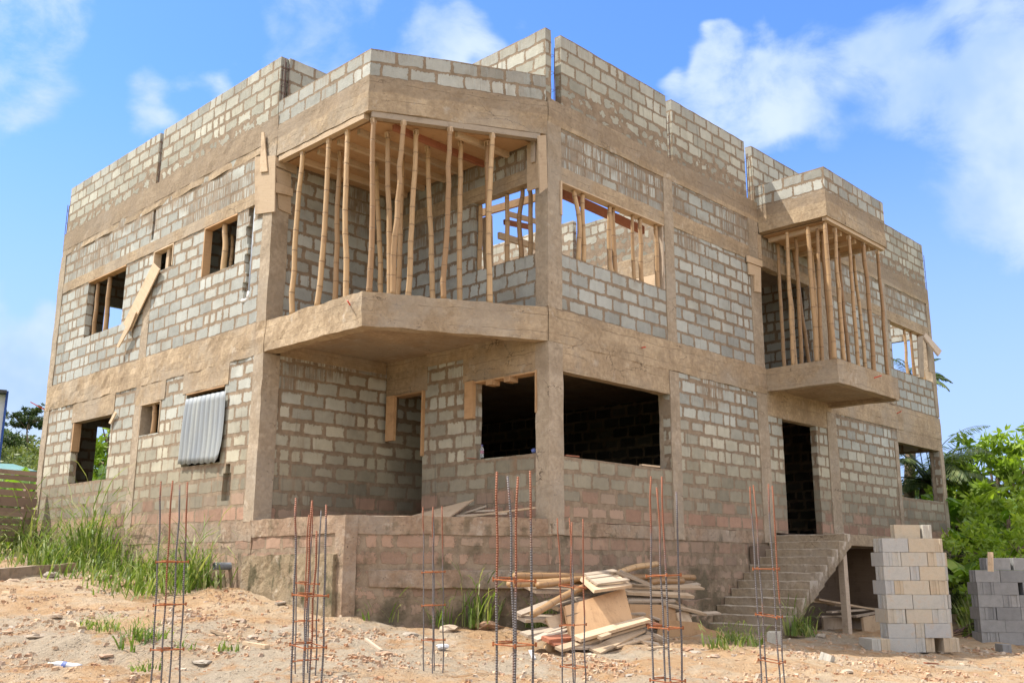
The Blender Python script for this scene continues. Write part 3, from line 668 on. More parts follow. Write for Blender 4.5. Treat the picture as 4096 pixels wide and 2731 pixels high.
# red conduit stubs
for (p, ax, val, dv) in ((z4(600,107),0,-.01,(-.10,-.05,.05)),(z6(732,141),1,-.01,(-.05,-.12,-.02)),(zr1(780,1321),1,by,(.06,-.14,.04)),(zr1(896,1508),1,-.01,(.0,-.14,.05)),(z2(195,272),0,0,(-.25,.05,.12))):
    q = on(*p, ax, val); MB().tube([q - Vector(dv)*.4, q + Vector(dv)], .011, 7).build('conduit', M_RED, house)
# pvc pipe of the left front and the drain stub at its base
p0 = on(*z1(2003,315),0,.03); p1 = on(*z1(1955,935),0,.03); p2 = on(*z1(1945,1005),0,.03)
mb = MB(); mb.tube([p0+Vector((0,0,.25)),p1,p2],.028,10); dp = mb.build('drain_pipe', M_PVC, house, True)
MB().tube([p1+Vector((0,0,.05)),p2+Vector((0,0,.05))],.042,10).tube([p1+Vector((0,0,-.10)),p1+Vector((-.03,.18,-.10))],.038,10).build('pipe_tee', M_PVW, dp, True)
q = on(*zl(1740,685),0,0.); 
mb = MB(); mb.tube([q+Vector((.1,-.02,0)),q+Vector((-.28,.05,0))],.062,14,False).tube([q+Vector((-.28,.05,0)),q+Vector((.1,-.02,0))],.052,14,False); mb.build('drain_outlet', M_PVC, house, True)
# formwork left on the house: window linings and boards on the columns
def lining(axis, c0, c1, za, zb, sides='ht', mat=M_PLY, d=.15, off=-.012):
    mb = MB()
    def b_(u0,u1,a,b):
        if axis == 0: mb.box(off,d,u0,u1,a,b,step=3)
        else: mb.box(u0,u1,off,d,a,b,step=3)
    if 't' in sides: b_(c0+.004,c1-.004,zb-.03,zb-.004)
    if 'h' in sides: b_(c1-.032,c1-.004,za+.01,zb-.031)
    if 'l' in sides: b_(c0+.004,c0+.032,za+.01,zb-.031)
    return mb.build('window_lining', mat, house)
lining(0,5.40,6.62,4.70,5.71,'ht'); lining(0,7.87,8.74,5.22,5.71,'hlt',M_WD); lining(0,7.84,8.75,1.80,2.445,'hlt',M_WD); lining(0,5.42,6.83,1.05,2.44,'t'); lining(0,10.04,11.99,4.36,5.71,'t')
lining(1,3.03,6.03,4.42,5.722,'t',M_WD,.16,-.03); lining(1,16.4,19.0,4.42,5.74,'t',M_WD,.16,-.03); 
part('jamb_board', M_WD, [(2.985,3.03,-.04,.12,5.1,5.72)],wob=.002); part('jamb_board', M_WG, [(6.0,6.045,.0,.15,4.42,5.7)],wob=.002)
part('jamb_board', M_PLY, [(2.62,2.70,1.70,1.90,1.75,2.40)],wob=.002); part('jamb_board', M_PLY, [(2.63,2.70,3.85,4.08,1.55,2.40)],wob=.002)
part('jamb_board', M_PLY, [(2.66,2.72,.24,.27,1.7,2.40)],wob=.002); part('jamb_board', M_PLY, [(2.64,2.70,3.03,3.07,1.2,2.40)],wob=.002)
part('jamb_board', M_PLY, [(-.02,.15,11.94,11.985,1.75,2.38)],wob=.002)
part('lintel_board', M_PLY, [(2.66,2.88,.26,1.72,2.36,2.385)],wob=.002); part('lintel_board', M_PLY, [(2.66,2.88,3.07,3.9,2.37,2.395)],wob=.002)
for yy in (1.28,.85): part('batten', M_PLY, [(2.60,2.80,yy-.07,yy+.07,2.27,2.358)],wob=.002)
def sheetpoly(name, mat, pts, th, nrm, parent=None, seg=False):
    """a flat board with the given corners (world points), thickness th along nrm"""
    pts = [Vector(p) for p in pts]; n = Vector(nrm).normalized(); c = sum(pts, Vector())/len(pts); mb = MB(); N = len(pts)
    up = (pts[1]-pts[0]).normalized(); sd = n.cross(up)
    uvp = [((p-c).dot(up), (p-c).dot(sd)) for p in pts]
    mb.v = [tuple(p) for p in pts] + [tuple(p-n*th) for p in pts]
    mb.face(range(N), uvp); mb.face([N+i for i in reversed(range(N))], uvp[::-1])
    for i in range(N):
        j = (i+1)%N; L = (pts[j]-pts[i]).length; mb.face((i, N+i, N+j, j), [(0,0),(0,th),(L,th),(L,0)])
    return mb.build(name, mat, parent)
# boards on column J (left end of the corner balcony)
def bJ(name, mat, zz, quad, x, th=.022):
    return sheetpoly(name, mat, [on(*zz(*q),0,x) for q in quad], th, (-1,0,0), house)
bJ('column_board', M_WD, z3, [(25,690),(132,683),(128,975),(25,990)], -.05)
bJ('column_board', M_WD, z3, [(60,560),(72,560),(90,765),(50,770)], -.08)
def bY(name, mat, zz, quad, y, th=.03):
    return sheetpoly(name, mat, [on(*zz(*q),1,y) for q in quad], th, (0,-1,0), house)
bY('column_board', M_WD, z3, [(134,690),(245,735),(245,780),(134,735)], 4.12)
bY('column_board', M_WD, z3, [(134,745),(215,780),(215,990),(150,960)], 4.14)
bY('column_board', M_WD, z3, [(134,825),(225,855),(225,895),(134,875)], 4.10)
# boards at column K, facing the balcony (x plane) and the camera
bJ('column_board', M_WD, z3, [(1448,620),(1508,590),(1508,850),(1448,870)], 2.64)
bJ('column_board', M_WG, z3, [(1468,605),(1488,600),(1488,715),(1468,720)], 2.60)
bY('column_board', M_WD, z3, [(1508,580),(1548,575),(1556,850),(1518,880)], -.06)
bJ('column_board', M_WD, zr1, [(110,560),(185,575),(190,700),(115,690)], 9.60)
bY('column_board', M_WD, zr1, [(118,680),(196,710),(196,742),(118,714)], -.07)
bY('column_board', M_WD, zr1, [(122,720),(188,745),(190,875),(158,870),(155,785),(125,780)], -.05)
bY('column_board', M_WG, zr1, [(478,720),(500,720),(512,990),(492,990)], -.03)
bY('column_board', M_WG, zr1, [(1008,1110),(1035,1100),(1042,1320),(1018,1318)], -.05)
bY('column_board', M_WG, zr1, [(1055,1140),(1080,1165),(1095,1290),(1070,1290)], -.02)
sheetpoly('window_hood_board', M_WG, [on(*zr1(1050,1085),1,-.05), on(*zr1(1134,1180),1,-.35), on(*zr1(1118,1206),1,-.35), on(*zr1(1040,1105),1,-.05)], .05, (0,-1,.2), house)

# ------------------------------------------------------------------ formwork ceilings held by the props
fw = thing('ceiling_formwork', 'plywood ceiling formwork with timber joists under the corner balcony roof', 'formwork', (1.2,2.4,6.4))
part('plywood', M_PLY, [([(.22,4.16),(.22,1.66),(2.5,.36),(2.67,.36),(2.67,4.16)],6.415,6.44)], wob=0, parent=fw)
for y, xe in ((3.75,.24),(3.2,.24),(2.62,.24),(2.05,.24),(1.5,.55),(.95,1.45)):
    MB().obox((xe,y,6.365),(2.66,y+random.uniform(-.06,.06),6.365),.075,.10).build('joist', M_WD if y != 1.5 else M_WR, fw)
MB().obox((.06,4.1,6.42),(.06,1.6,6.42),.12,.10).build('edge_beam', M_WD, fw)
kk = Vector((2.68,-.012))-Vector((0,CZ)); kn = kk.normalized()
MB().obox(Vector((.08,CZ+.04,6.42)),Vector((2.6,.10,6.42)),.12,.10).build('edge_beam', M_WG, fw)
fw2 = thing('ceiling_formwork', 'plywood ceiling formwork above the small balcony over the house door', 'formwork', (11.1,-.8,6.4))
part('plywood', M_PLY, [(bx0+.18,bx1-.18,by+.18,-.03,6.43,6.455)], wob=0, parent=fw2)
for x in (10.0,10.7,11.4,12.1): MB().obox((x,by+.2,6.385),(x+.05,-.05,6.385),.08,.09).build('joist', M_WD, fw2)
MB().obox((bx0+.05,by+.08,6.44),(bx1-.05,by+.08,6.44),.10,.075).build('edge_beam', M_WD, fw2)

# ------------------------------------------------------------------ bamboo props
def prop(T, Bt, r, seed, label, group, wedge=True, name='bamboo_prop', bend=.065):
    rs = random.Random(seed); T, Bt = Vector(T), Vector(Bt); t_ = thing(name, label, 'bamboo pole', Bt, group)
    n = max(6, int((T-Bt).length/.055)); pts, rad = [], []; L = (T-Bt).length
    a1, a2, ph1, ph2 = rs.uniform(-1,1)*bend, rs.uniform(-1,1)*bend*.5, rs.uniform(0,6), rs.uniform(0,6)
    sx, sy2 = rs.uniform(-1,1), rs.uniform(-1,1)
    sp = rs.uniform(.30,.40); ph = rs.random(); nc = lambda l: l/sp + ph + .35*math.sin(2.6*l/L+ph*5)
    kx = [rs.gauss(0,.007) for _ in range(24)]; ky = [rs.gauss(0,.007) for _ in range(24)]
    for i in range(n+1):
        s = i/n; w = math.sin(math.pi*s); q = Bt.lerp(T, s); c_ = nc(s*L); k = int(c_+.5) % 22; fr_ = (c_+.5) - int(c_+.5)
        q = q + Vector((sx*(a1*w+a2*math.sin(6.3*s+ph1)*w) + (kx[k]*(1-fr_)+kx[k+1]*fr_)*min(1,4*w), sy2*(a1*w+a2*math.sin(5*s+ph2)*w) + (ky[k]*(1-fr_)+ky[k+1]*fr_)*min(1,4*w), 0))
        pts.append(q)
        rad.append(r*(1.02-.16*s)*(1+.11*max(0,1-abs((c_%1)-.5)/.13)))
    mb = MB().tube(pts, rad, 10); mb.uv = [[(u_, nc(v_)) for u_, v_ in f] for f in mb.uv]; mb.build('culm', M_BA, t_, True)
    if wedge: MB().obox(T+Vector((-.01,0,.018)), T+Vector((.0,0,-.07)), .075, .06, up=(1,0,0)).build('wedge', M_WD, t_)
    return t_
ORD = ['first','second','third','fourth','fifth','sixth','seventh','eighth','ninth','tenth','eleventh','twelfth','thirteenth','fourteenth','fifteenth','sixteenth','seventeenth']
gm = 'bamboo props of the corner balcony'
front = [((.07,3.43),(.07,3.48),'sunlit bamboo prop at the left end of the corner balcony, leaning right'),((.08,2.67),(.05,2.73),'second bamboo prop from the left along the corner balcony, beside the dark column'),
 ((.09,2.15),(.14,2.06),'third bamboo prop along the left edge of the corner balcony, upright'),((.12,1.56),(.13,1.52),'tall bamboo prop standing at the front corner of the balcony slab'),
 ((.52,1.28),(.46,1.34),'leaning bamboo prop just right of the balcony front corner'),((1.21,.90),(1.17,.94),'bent bamboo prop at the middle of the slanted balcony edge'),((1.86,.56),(1.86,.58),'straight pale bamboo prop nearest the right column of the corner balcony')]
for i, (a, b, lb) in enumerate(front):
    prop((a[0],a[1]-(.0 if i<3 else .07),6.36), (b[0],b[1]-(.0 if i<3 else .07),3.41), .047, 20+i, lb, gm)
inner = [((.55,2.98),(.56,2.97),'shaded bamboo prop behind the second front prop of the corner balcony'),((1.3,2.92),(1.44,2.77),'shaded inner bamboo prop leaning right near the balcony inner corner'),((.62,1.75),(.70,1.65),'inner bamboo prop right behind the front corner prop of the balcony'),
 ((1.38,2.28),(1.38,2.28),'dark inner bamboo prop half hidden behind its neighbour in the balcony middle'),((.90,1.34),(.86,1.38),'thick bamboo prop standing left of the balcony middle, leaning right'),((1.45,1.68),(1.56,1.57),'inner bamboo prop in front of the balcony inner corner wall'),
 ((1.7,1.1),(1.72,1.08),'bowed inner bamboo prop left of the balcony window opening'),((2.02,.78),(2.06,.74),'inner bamboo prop standing before the balcony window opening')]
for i, (a, b, lb) in enumerate(inner): prop((*a,6.36), (*b,3.41), .047, 40+i, lb, gm, bend=.045)
for i, (a, b, lb) in enumerate([((2.82,1.76),(2.82,1.76),'dark thin bamboo prop at the left jamb of the balcony window'),((2.79,1.05),(2.79,1.04),'bamboo prop at the middle of the balcony window'),((2.80,.68),(2.79,.70),'bamboo prop on the right side of the balcony window sill'),((2.90,.60),(2.90,.60),'dark bamboo prop close behind the right one in the balcony window')]):
    prop((*a,5.69), (*b,4.42), .046, 60+i, lb, 'bamboo props in the balcony window', False)
kw = [((3.44,.06),(3.54,.06),'dark crooked bamboo prop at the left of the big upper window'),((3.68,.05),(3.68,.05),'pale straight bamboo prop beside the crooked one in the big upper window'),((4.46,.06),(4.46,.08),'left of the paired bamboo props in the middle of the big upper window'),((4.61,.10),(4.62,.09),'right of the paired bamboo props in the middle of the big upper window'),
 ((5.14,.06),(5.16,.07),'dark bamboo prop right of the middle pair in the big upper window'),((5.37,.05),(5.36,.05),'pale bamboo prop third from the right jamb of the big upper window'),((5.87,.06),(5.90,.07),'thick dark bamboo prop near the right jamb of the big upper window'),((5.97,.13),(5.98,.13),'thin bamboo prop touching the right jamb of the big upper window')]
for i, (a, b, lb) in enumerate(kw): prop((*a,5.69), (*b,4.42), .044 if i not in (4,7) else .036, 70+i, lb, 'bamboo props in the big upper window', False, bend=.06 if i==0 else .02)
gb = 'bamboo props of the small balcony'
rbl = [((9.75,-.65),(9.75,-.60),'bamboo prop on the left edge of the small balcony nearest the wall'),((9.76,-1.13),(9.75,-1.14),'thick bamboo prop midway along the left edge of the small balcony'),((9.76,-1.52),(9.75,-1.52),'bamboo prop at the front left corner of the small balcony'),
 ((10.26,-1.5),(10.24,-1.5),'second bamboo prop from the left along the small balcony front edge'),((10.92,-1.5),(10.91,-1.5),'third bamboo prop along the small balcony front edge, thin'),((11.64,-1.5),(11.66,-1.5),'fourth bamboo prop along the small balcony front edge, thick'),((12.38,-1.5),(12.37,-1.5),'bamboo prop at the front right corner of the small balcony'),
 ((10.30,-.12),(10.27,-.12),'thin bamboo prop in the left part of the small balcony doorway'),((10.78,-.1),(10.82,-.1),'shaded bamboo prop in the middle of the small balcony doorway'),((10.2,-.62),(10.16,-.58),'inner bamboo prop behind the left edge props of the small balcony'),((9.98,-1.24),(9.92,-1.17),'inner bamboo prop close to the front left corner of the small balcony'),
 ((10.24,-1.21),(10.25,-1.22),'inner bamboo prop behind the second front prop of the small balcony'),((10.91,-1.19),(10.9,-1.18),'inner bamboo prop behind the third front prop of the small balcony'),((11.0,-.12),(11.45,-.12),'strongly tilted bamboo prop crossing the small balcony doorway'),((11.04,-.55),(11.07,-.58),'bamboo prop beside the grey board of the small balcony doorway'),
 ((11.59,-.93),(11.64,-.98),'inner bamboo prop before the block wall of the small balcony'),((12.3,-.96),(12.34,-1.01),'inner bamboo prop near the right end of the small balcony')]
for i, (a, b, lb) in enumerate(rbl): prop((*a,6.36), (*b,3.41), .05 if i in (1,2,5) else .042, 90+i, lb, gb, i in (3,4,5,6), bend=.035)
for i, (x, lb) in enumerate([(17.5,'pale bamboo prop at the left of the far right upper window'),(17.95,'bamboo prop second from the left in the far right upper window'),(18.45,'bamboo prop in the middle of the far right upper window'),(18.7,'thin bamboo prop right of the middle in the far right upper window')]):
    prop((x,.08,5.70), (x,.08,4.42), .042, 120+i, lb, 'bamboo props in the far right upper window', False)
prop((.10,6.02,5.66),(.12,6.0,4.71),.06,131,'thick bamboo prop in the upper left window nearest the balcony','bamboo props in the left front windows')
prop((.5,6.45,5.66),(.5,6.45,4.71),.04,132,'dark bamboo prop deep inside the window nearest the balcony','bamboo props in the left front windows',False)
prop((.10,11.08,5.66),(.10,11.05,4.37),.055,133,'bamboo prop in the middle of the far left upper window','bamboo props in the left front windows',False)
prop((.12,11.75,5.66),(.12,11.7,4.37),.05,134,'shaded bamboo prop at the left jamb of the far left upper window','bamboo props in the left front windows',False)
prop((.09,8.28,2.40),(.09,8.28,1.81),.055,135,'short bamboo prop in the small ground floor window','bamboo props in the left front windows')
tag(MB().obox((.09,8.26,5.23),(.09,8.24,5.70),.12,.05,up=(1,0,0)).build('timber_prop', M_WD), 'short upright board propping the small upper window of the left front', 'timber prop')

# timbers spanning the roofless rooms
zw=lambda x,y:(x/2.85+2200,y/2.85+650)
def timber(pa, aa, va, pb, ab, vb, w, t_, mt, lb, name='timber', up=(0,0,1)):
    return tag(MB().obox(on(*pa,aa,va), on(*pb,ab,vb), w, t_, up).build(name, mt), lb, 'timber')
timber(zw(60,320),1,.6, zw(1060,775),1,.6, .08,.16, M_WR, 'long reddish timber spanning behind the big upper window','formwork_timber')
timber(z3(1150,1000),0,4.2, z3(1560,885),0,4.2, .06,.15, M_PLY, 'light timber rising to the right behind the balcony window','formwork_timber')
timber(z3(1340,985),1,2.6, z3(1560,1045),1,2.6, .06,.10, M_WD, 'thin timber falling to the right high behind the balcony window','formwork_timber')
timber(z3(1330,1030),1,2.2, z3(1470,1058),1,2.2, .06,.10, M_WR, 'short dark timber behind the balcony window, below the thin one','formwork_timber')
timber(z3(1300,1100),1,1.6, z3(1560,1180),1,1.6, .06,.12, M_WD, 'lowest timber falling to the right behind the balcony window','formwork_timber')
sheetpoly('board', M_WD, [on(*z3(*q),0,3.3) for q in ((1205,1010),(1262,995),(1268,1270),(1222,1275))], .03, (-1,0,0)); tag(bpy.data.objects['board'], 'wide upright board standing behind the balcony window sill', 'board')

# ------------------------------------------------------------------ loose things on the house
mb = sheetpoly('plank', M_WD, [on(*z1(*q),0,-.09) for q in ((1200,690),(1250,740),(1085,1080),(1020,1225),(965,1165))], .025, (-1,0,0)); tag(mb, 'long pale plank hanging askew on the left front beside a window', 'plank')
mb = sheetpoly('plank', M_WD, [on(*z1(*q),0,-.13) for q in ((1043,1062),(1066,1075),(1020,1190),(928,1352),(912,1345))], .022, (-1,0,0)); tag(mb, 'narrow plank end hanging lowest over the long plank on the left front', 'plank')
def sheet():
    c = [on(*z2(*q),0,-.06) for q in ((876,232),(1064,192),(1036,528),(838,540))]
    mb = MB(); nu, nv = 64, 10
    for j in range(nv+1):
        for i in range(nu+1):
            s, q = i/nu, j/nv
            p = c[0].lerp(c[1], s).lerp(c[3].lerp(c[2], s), q)
            if s > .9 and q > .75: p = p + Vector((0,.05,.08))*((s-.9)*10*(q-.75)*4)
            w = math.sin(s*2*math.pi*9)
            p = p + Vector((-.007*w - .015*q*q - .012*math.sin(s*3+q*4), 0, .012*math.sin(s*40)*(q>.95)))
            mb.v.append(tuple(p))
    for j in range(nv):
        for i in range(nu):
            o = j*(nu+1)+i; mb.face((o,o+1,o+nu+2,o+nu+1), [(i/nu,j/nv),((i+1)/nu,j/nv),((i+1)/nu,(j+1)/nv),(i/nu,(j+1)/nv)])
    m, t, b = new_mat('galvanised_sheet'); u, v, _ = t.sep(t.uv())
    n = t.noise(t.xyz(t.mul(u, 5.), t.mul(v, .8), 0.), 1., 3); f = t.noise(t.pos(), 25, 3)
    col = t.mix(t.ss(n,.35,.65), (.24,.27,.295), (.33,.35,.335)); col = t.mix(t.mul(t.ss(f,.5,.75),.3), col, (.24,.19,.14))
    rbs = t.m('SINE', t.mul(u, 56.55)); col = t.mix(t.ss(rbs, .2, -.9, 0., .45), col, (.12,.13,.14))
    finish(t, b, col, .5, None, spec=.4, metal=.15)
    o = mb.build('corrugated_sheet', m, None, True); sm = o.modifiers.new('thickness','SOLIDIFY'); sm.thickness = .003
    return tag(o, 'corrugated metal sheet hung over the ground floor window', 'metal sheet')
sheet()
# plank across the left ground floor window jamb
mb = sheetpoly('plank', M_WD, [on(*z2(*q),0,-.05) for q in ((540,288),(547,296),(520,348),(511,342))], .02, (-1,0,0)); tag(mb, 'short splintered board at the top right of the far ground floor window', 'plank')
# bottle, bag and scraps on the sills
def lathe(prof, c, n=14):
    mb = MB()
    for r, z in prof: mb.v += [(c[0]+r*math.cos(6.2832*k/n), c[1]+r*math.sin(6.2832*k/n), c[2]+z) for k in range(n)]
    for i in range(len(prof)-1):
        for k in range(n): j = (k+1)%n; mb.face((i*n+k, i*n+j, i*n+n+j, i*n+n+k))
    mb.face(list(reversed(range(n)))); mb.face([(len(prof)-1)*n+k for k in range(n)]); return mb
def mat_plastic(name, c, tr=.75):
    m, t, b = new_mat(name); finish(t, b, c, .12, None, spec=.5); b.inputs['Transmission Weight'].default_value = tr; b.inputs['IOR'].default_value = 1.2; return m
M_CL = mat_plastic('clear_plastic', (.85,.9,.92)); M_LBL = mat_simple('bottle_label', (.30,.16,.22), (.42,.22,.28), 30., .5, .0); M_CAP = mat_simple('blue_cap', (.10,.10,.30), (.14,.14,.36), 30., .5, .0)
M_TR = mat_simple('white_plastic', (.40,.41,.42), (.52,.53,.54), 14., .5, .01); M_BL = mat_simple('blue_plastic', (.07,.10,.30), (.14,.19,.42), 18., .5, .01)
q = on(*z4(1385,1015),0,2.76); bt = thing('bottle', 'small clear water bottle standing on the ground floor window sill', 'bottle', q)
lathe([(.028,0),(.031,.01),(.031,.055),(.031,.12),(.030,.145),(.015,.185),(.013,.20)], q).build('body', M_CL, bt, True)
lathe([(.0315,.07),(.0318,.075),(.0318,.115),(.0315,.12)], q).build('bottle_label', M_LBL, bt, True); lathe([(.0145,.198),(.015,.20),(.015,.222),(.012,.224)], q).build('cap', M_CAP, bt, True)
def rag(c, s, mat, name, label, cat, seed=1, flat=.5):
    rs = random.Random(seed); mb = MB(); nu, nv = 12, 8; off = Vector((rs.uniform(0,50),)*3)
    for j in range(nv+1):
        for i in range(nu):
            a, b = 2*math.pi*i/nu, math.pi*j/nv; d = Vector((math.sin(b)*math.cos(a), math.sin(b)*math.sin(a), math.cos(b)*flat))
            k = 1+.55*mnoise.noise(d*2.1+off)+.2*mnoise.noise(d*6+off); mb.v.append(tuple(Vector(c)+d*s*k))
    for j in range(nv):
        for i in range(nu): k = (i+1)%nu; mb.face((j*nu+i, j*nu+nu+i, j*nu+nu+k, j*nu+k))
    return tag(mb.build(name, mat), label, cat)
rag(on(*z4(1697,975),0,2.78), .05, M_BL, 'plastic_bag', 'crumpled blue bag on the right end of the shaded window sill', 'plastic bag', 3, .8)
tag(MB().obox(on(*z6(250,816),1,.06)+Vector((0,0,.0)), on(*z6(335,824),1,.06), .05, .02).build('wood_scrap', M_WR), 'dark wood scrap at the left of the large ground floor window sill', 'wood scrap')
tag(MB().obox(on(*z6(725,876),1,.06), on(*z6(838,888),1,.06), .07, .03).build('wood_scrap', M_WD), 'pale wood scrap on the right of the large ground floor window sill', 'wood scrap')
tag(MB().obox(on(*z4(1298,1018),0,2.66), on(*z4(1352,1020),0,2.70), .05, .012).build('wood_scrap', M_WR), 'reddish chip on the sill beside the water bottle', 'wood scrap')

# ------------------------------------------------------------------ rebar cages in the foreground
zc=lambda x,y:(x/1.78+600,y/1.78+1850)
ze=lambda x,y:(x/1.78+1650,y/1.78+1850)
zf=lambda x,y:(x/1.78+2500,y/1.78+1850)
def cage(top, bot, dist, tops, stirs, label, side=.15, r=.007, twist=0., lean=(0,0)):
    """top/bot: sight points of the cage axis; tops: heights of the four bars (sight y values); stirs: sight y of the stirrups"""
    T = far(*top, dist); fh = Vector((math.cos(YAW), math.sin(YAW), 0)); rr = ray(*bot); k = (T-CAM).dot(fh)/rr.dot(fh); Bt = CAM + rr*k
    d = (T-Bt)/(T.z-Bt.z); g = G(Bt.x, Bt.y); base = Bt + d*(g-.12-Bt.z)
    c = thing('rebar_cage', label, 'rebar cage', base, 'rebar cages standing in the foreground')
    def zat(sy):
        r_ = ray(top[0], sy); return CAM.z + r_.z*((T-CAM).dot(fh)/r_.dot(fh))
    def P(z, i, s): 
        a = twist + math.pi/4 + i*math.pi/2 + math.pi/4*0; q = Bt + d*(z-Bt.z)
        return q + Vector((math.cos(a), math.sin(a), 0))*(s/math.sqrt(2))
    rs = random.Random(int(top[0]))
    for i in range(4):
        zt = zat(tops[i]); n = 14; pts = []; jx, jy = rs.uniform(-.03,.03), rs.uniform(-.03,.03)
        for q in range(n+1):
            z = base.z + (zt-base.z)*q/n; e = (q/n)**3
            pts.append(P(z, i, side) + Vector((jx*e+.004*math.sin(q*1.7+i), jy*e+.004*math.cos(q*1.3+i*2), 0)))
        mb = MB().tube(pts, r, 8)
        L = sum((pts[q+1]-pts[q]).length for q in range(n))
        mb.uv = [[(u, L-v) for u, v in f] for f in mb.uv]
        mb.build('rebar', M_RB, c, True)
    for sy in stirs:
        z = zat(sy); ti = rs.uniform(-.012,.012); s = side+.028
        pts = [P(z + ti*(1 if i in (0,1) else -1), i % 4, s) for i in range(4)]
        mb = MB()
        for i in range(4): mb.tube([pts[i], pts[(i+1)%4]], .0045, 6)
        mb.tube([pts[0]+Vector((0,0,.008)), pts[0].lerp(pts[1],.75)+Vector((0,0,.012))], .0045, 6)
        for i in range(4): mb.tube([pts[i]+Vector((0,0,-.012)), pts[i]+Vector((0,0,.014))], .007, 5)
        mb.build('stirrup', M_RU, c)
    return c
def Sc(z, *ys): return [z(0, y)[1] for y in ys]
cage(zc(190,135), zc(108,1560), 8.3, Sc(zc,148,132,135,137), Sc(zc,705,1010,1328), 'leftmost rebar cage, standing in front of the grass on the left')
cage(zc(1170,270), zc(1115,1560), 7.2, Sc(zc,480,250,275,297), Sc(zc,943,1302), 'nearer rebar cage of the close pair in front of the terrace corner')
cage(zc(1130,330), zc(1105,1560), 10.6, Sc(zc,305,310,373,340), Sc(zc,858,1125,1405), 'farther thin rebar cage behind the one before the terrace corner', r=.0075)
cage(ze(150,312), ze(148,1560), 11.0, Sc(ze,322,315,315,310), Sc(ze,778,1014,1260,1512), 'thin rebar cage in front of the slanted terrace wall, left of the tall one')
cage(ze(722,75), ze(728,1560), 6.0, Sc(ze,85,68,112,60), Sc(ze,836,1292), 'tallest and nearest rebar cage, with rusty tops, left of the timber pile')
cage(ze(1130,395), ze(1150,1560), 9.6, Sc(ze,390,395,425,400), Sc(ze,880,1155,1450), 'short rebar cage right in front of the timber pile')
cage(zf(250,130), zf(305,1560), 7.4, Sc(zf,165,98,105,205), Sc(zf,803,1172,1548), 'rebar cage with bright rusty tops at the right of the timber pile')
cage(zf(970,160), zf(1055,1560), 8.9, Sc(zf,153,172,158,162), Sc(zf,755,1087,1408), 'rightmost rebar cage, standing in front of the stairs', twist=.25)

# ------------------------------------------------------------------ timber pile in front of the right bay
PG = 'boards in the timber pile'
def pl_(a, ya, b, yb, w, t_, mt, label, up=(0,-.35,1), bend=0.):
    A, Bq = on(*zd(*a),1,ya), on(*zd(*b),1,yb)
    return tag(MB().obox(A, Bq, w, t_, up, seg=4 if bend else 1, bend=bend).build('plank', mt), label, 'plank', PG)
def bam(a, ya, b, yb, r, label, seed):
    A, Bq = on(*zd(*a),1,ya), on(*zd(*b),1,yb); rs = random.Random(seed); n = max(6, int((A-Bq).length/.09)); L = (A-Bq).length; pts, rad = [], []
    for i in range(n+1):
        s = i/n; pts.append(A.lerp(Bq, s) + Vector((0,rs.uniform(-.004,.004),.012*math.sin(math.pi*s)+.008*math.sin(7*s+seed)))); rad.append(r*(1.06 if abs(((s*L/.36)%1)-.5)<.13 else 1))
    mb = MB().tube(pts, rad, 12); mb.uv = [[(u_, v_/.36) for u_, v_ in f] for f in mb.uv]
    return tag(mb.build('bamboo_pole', M_BA, None, True), label, 'bamboo pole', 'bamboo poles in the timber pile')
bam((110,765),-.75,(1465,775),-.55,.05,'long bamboo pole lying level at the back of the timber pile',1)
bam((70,822),-.95,(640,800),-.85,.05,'bamboo pole sticking out lowest at the left end of the timber pile',2)
bam((285,830),-1.05,(700,780),-.9,.045,'short bamboo pole over the lower one at the left of the timber pile',3)
bam((245,1045),-1.55,(690,815),-1.0,.045,'bamboo pole sloping down to the left in front of the timber pile',4)
bam((900,730),-.9,(1182,665),-.6,.045,'bamboo pole end pointing up to the right from the top of the timber pile',5)
bam((1130,808),-.8,(1382,797),-.7,.045,'bamboo pole end at the right, just below the long one',6)
qa = on(*zd(318,1300),2,-1.83); qb = on(*zd(385,1352),2,-1.845)
tag(MB().tube([qa+Vector((0,0,.05)),qa.lerp(qb,.5)+Vector((0,0,.05)),qb+Vector((0,0,.05))],.058,12).build('bamboo_offcut', M_BA, None, True), 'short thick bamboo offcut lying on the soil left of the timber pile', 'bamboo offcut')
pl_((228,862),-.9,(640,862),-.8,.22,.035,M_WG,'grey plank at the upper left of the timber pile, below the bamboo')
pl_((135,1048),-1.35,(700,840),-.9,.10,.03,M_WG,'thin grey plank sloping down left to the tip of the timber pile')
pl_((150,1082),-1.35,(520,1070),-1.1,.18,.04,M_WG,'short thick plank end at the far left of the timber pile')
pl_((410,1000),-1.2,(700,985),-.9,.12,.05,M_WD,'plank end just left of the large leaning board')
pl_((372,1140),-1.4,(800,1010),-1.0,.24,.025,M_WD,'plank behind the lower left corner of the large leaning board',(0,-1,.5))
o = sheetpoly('loose_board', M_PLY, [on(*zd(*q_),1,yy) for q_,yy in (((490,985),-1.35),((535,1225),-1.62),((1000,1085),-1.55),((940,850),-1.2))], .04, (0,-1,.35)); tag(o, 'large two plank board leaning in the middle of the timber pile', 'board')
MB().obox(on(*zd(500,1062),1,-1.437)-Vector((0,.004,0)), on(*zd(968,938),1,-1.315)-Vector((0,.004,0)), .012, .012, (0,-1,.35)).build('board_joint', M_BK, o)
o = sheetpoly('loose_board', M_WD, [on(*zd(*q_),1,yy) for q_,yy in (((610,770),-1.05),((715,866),-1.5),((1000,826),-1.4),((850,722),-.9))], .045, (0,-.45,1)); tag(o, 'small battened board lying on top of the timber pile', 'board')
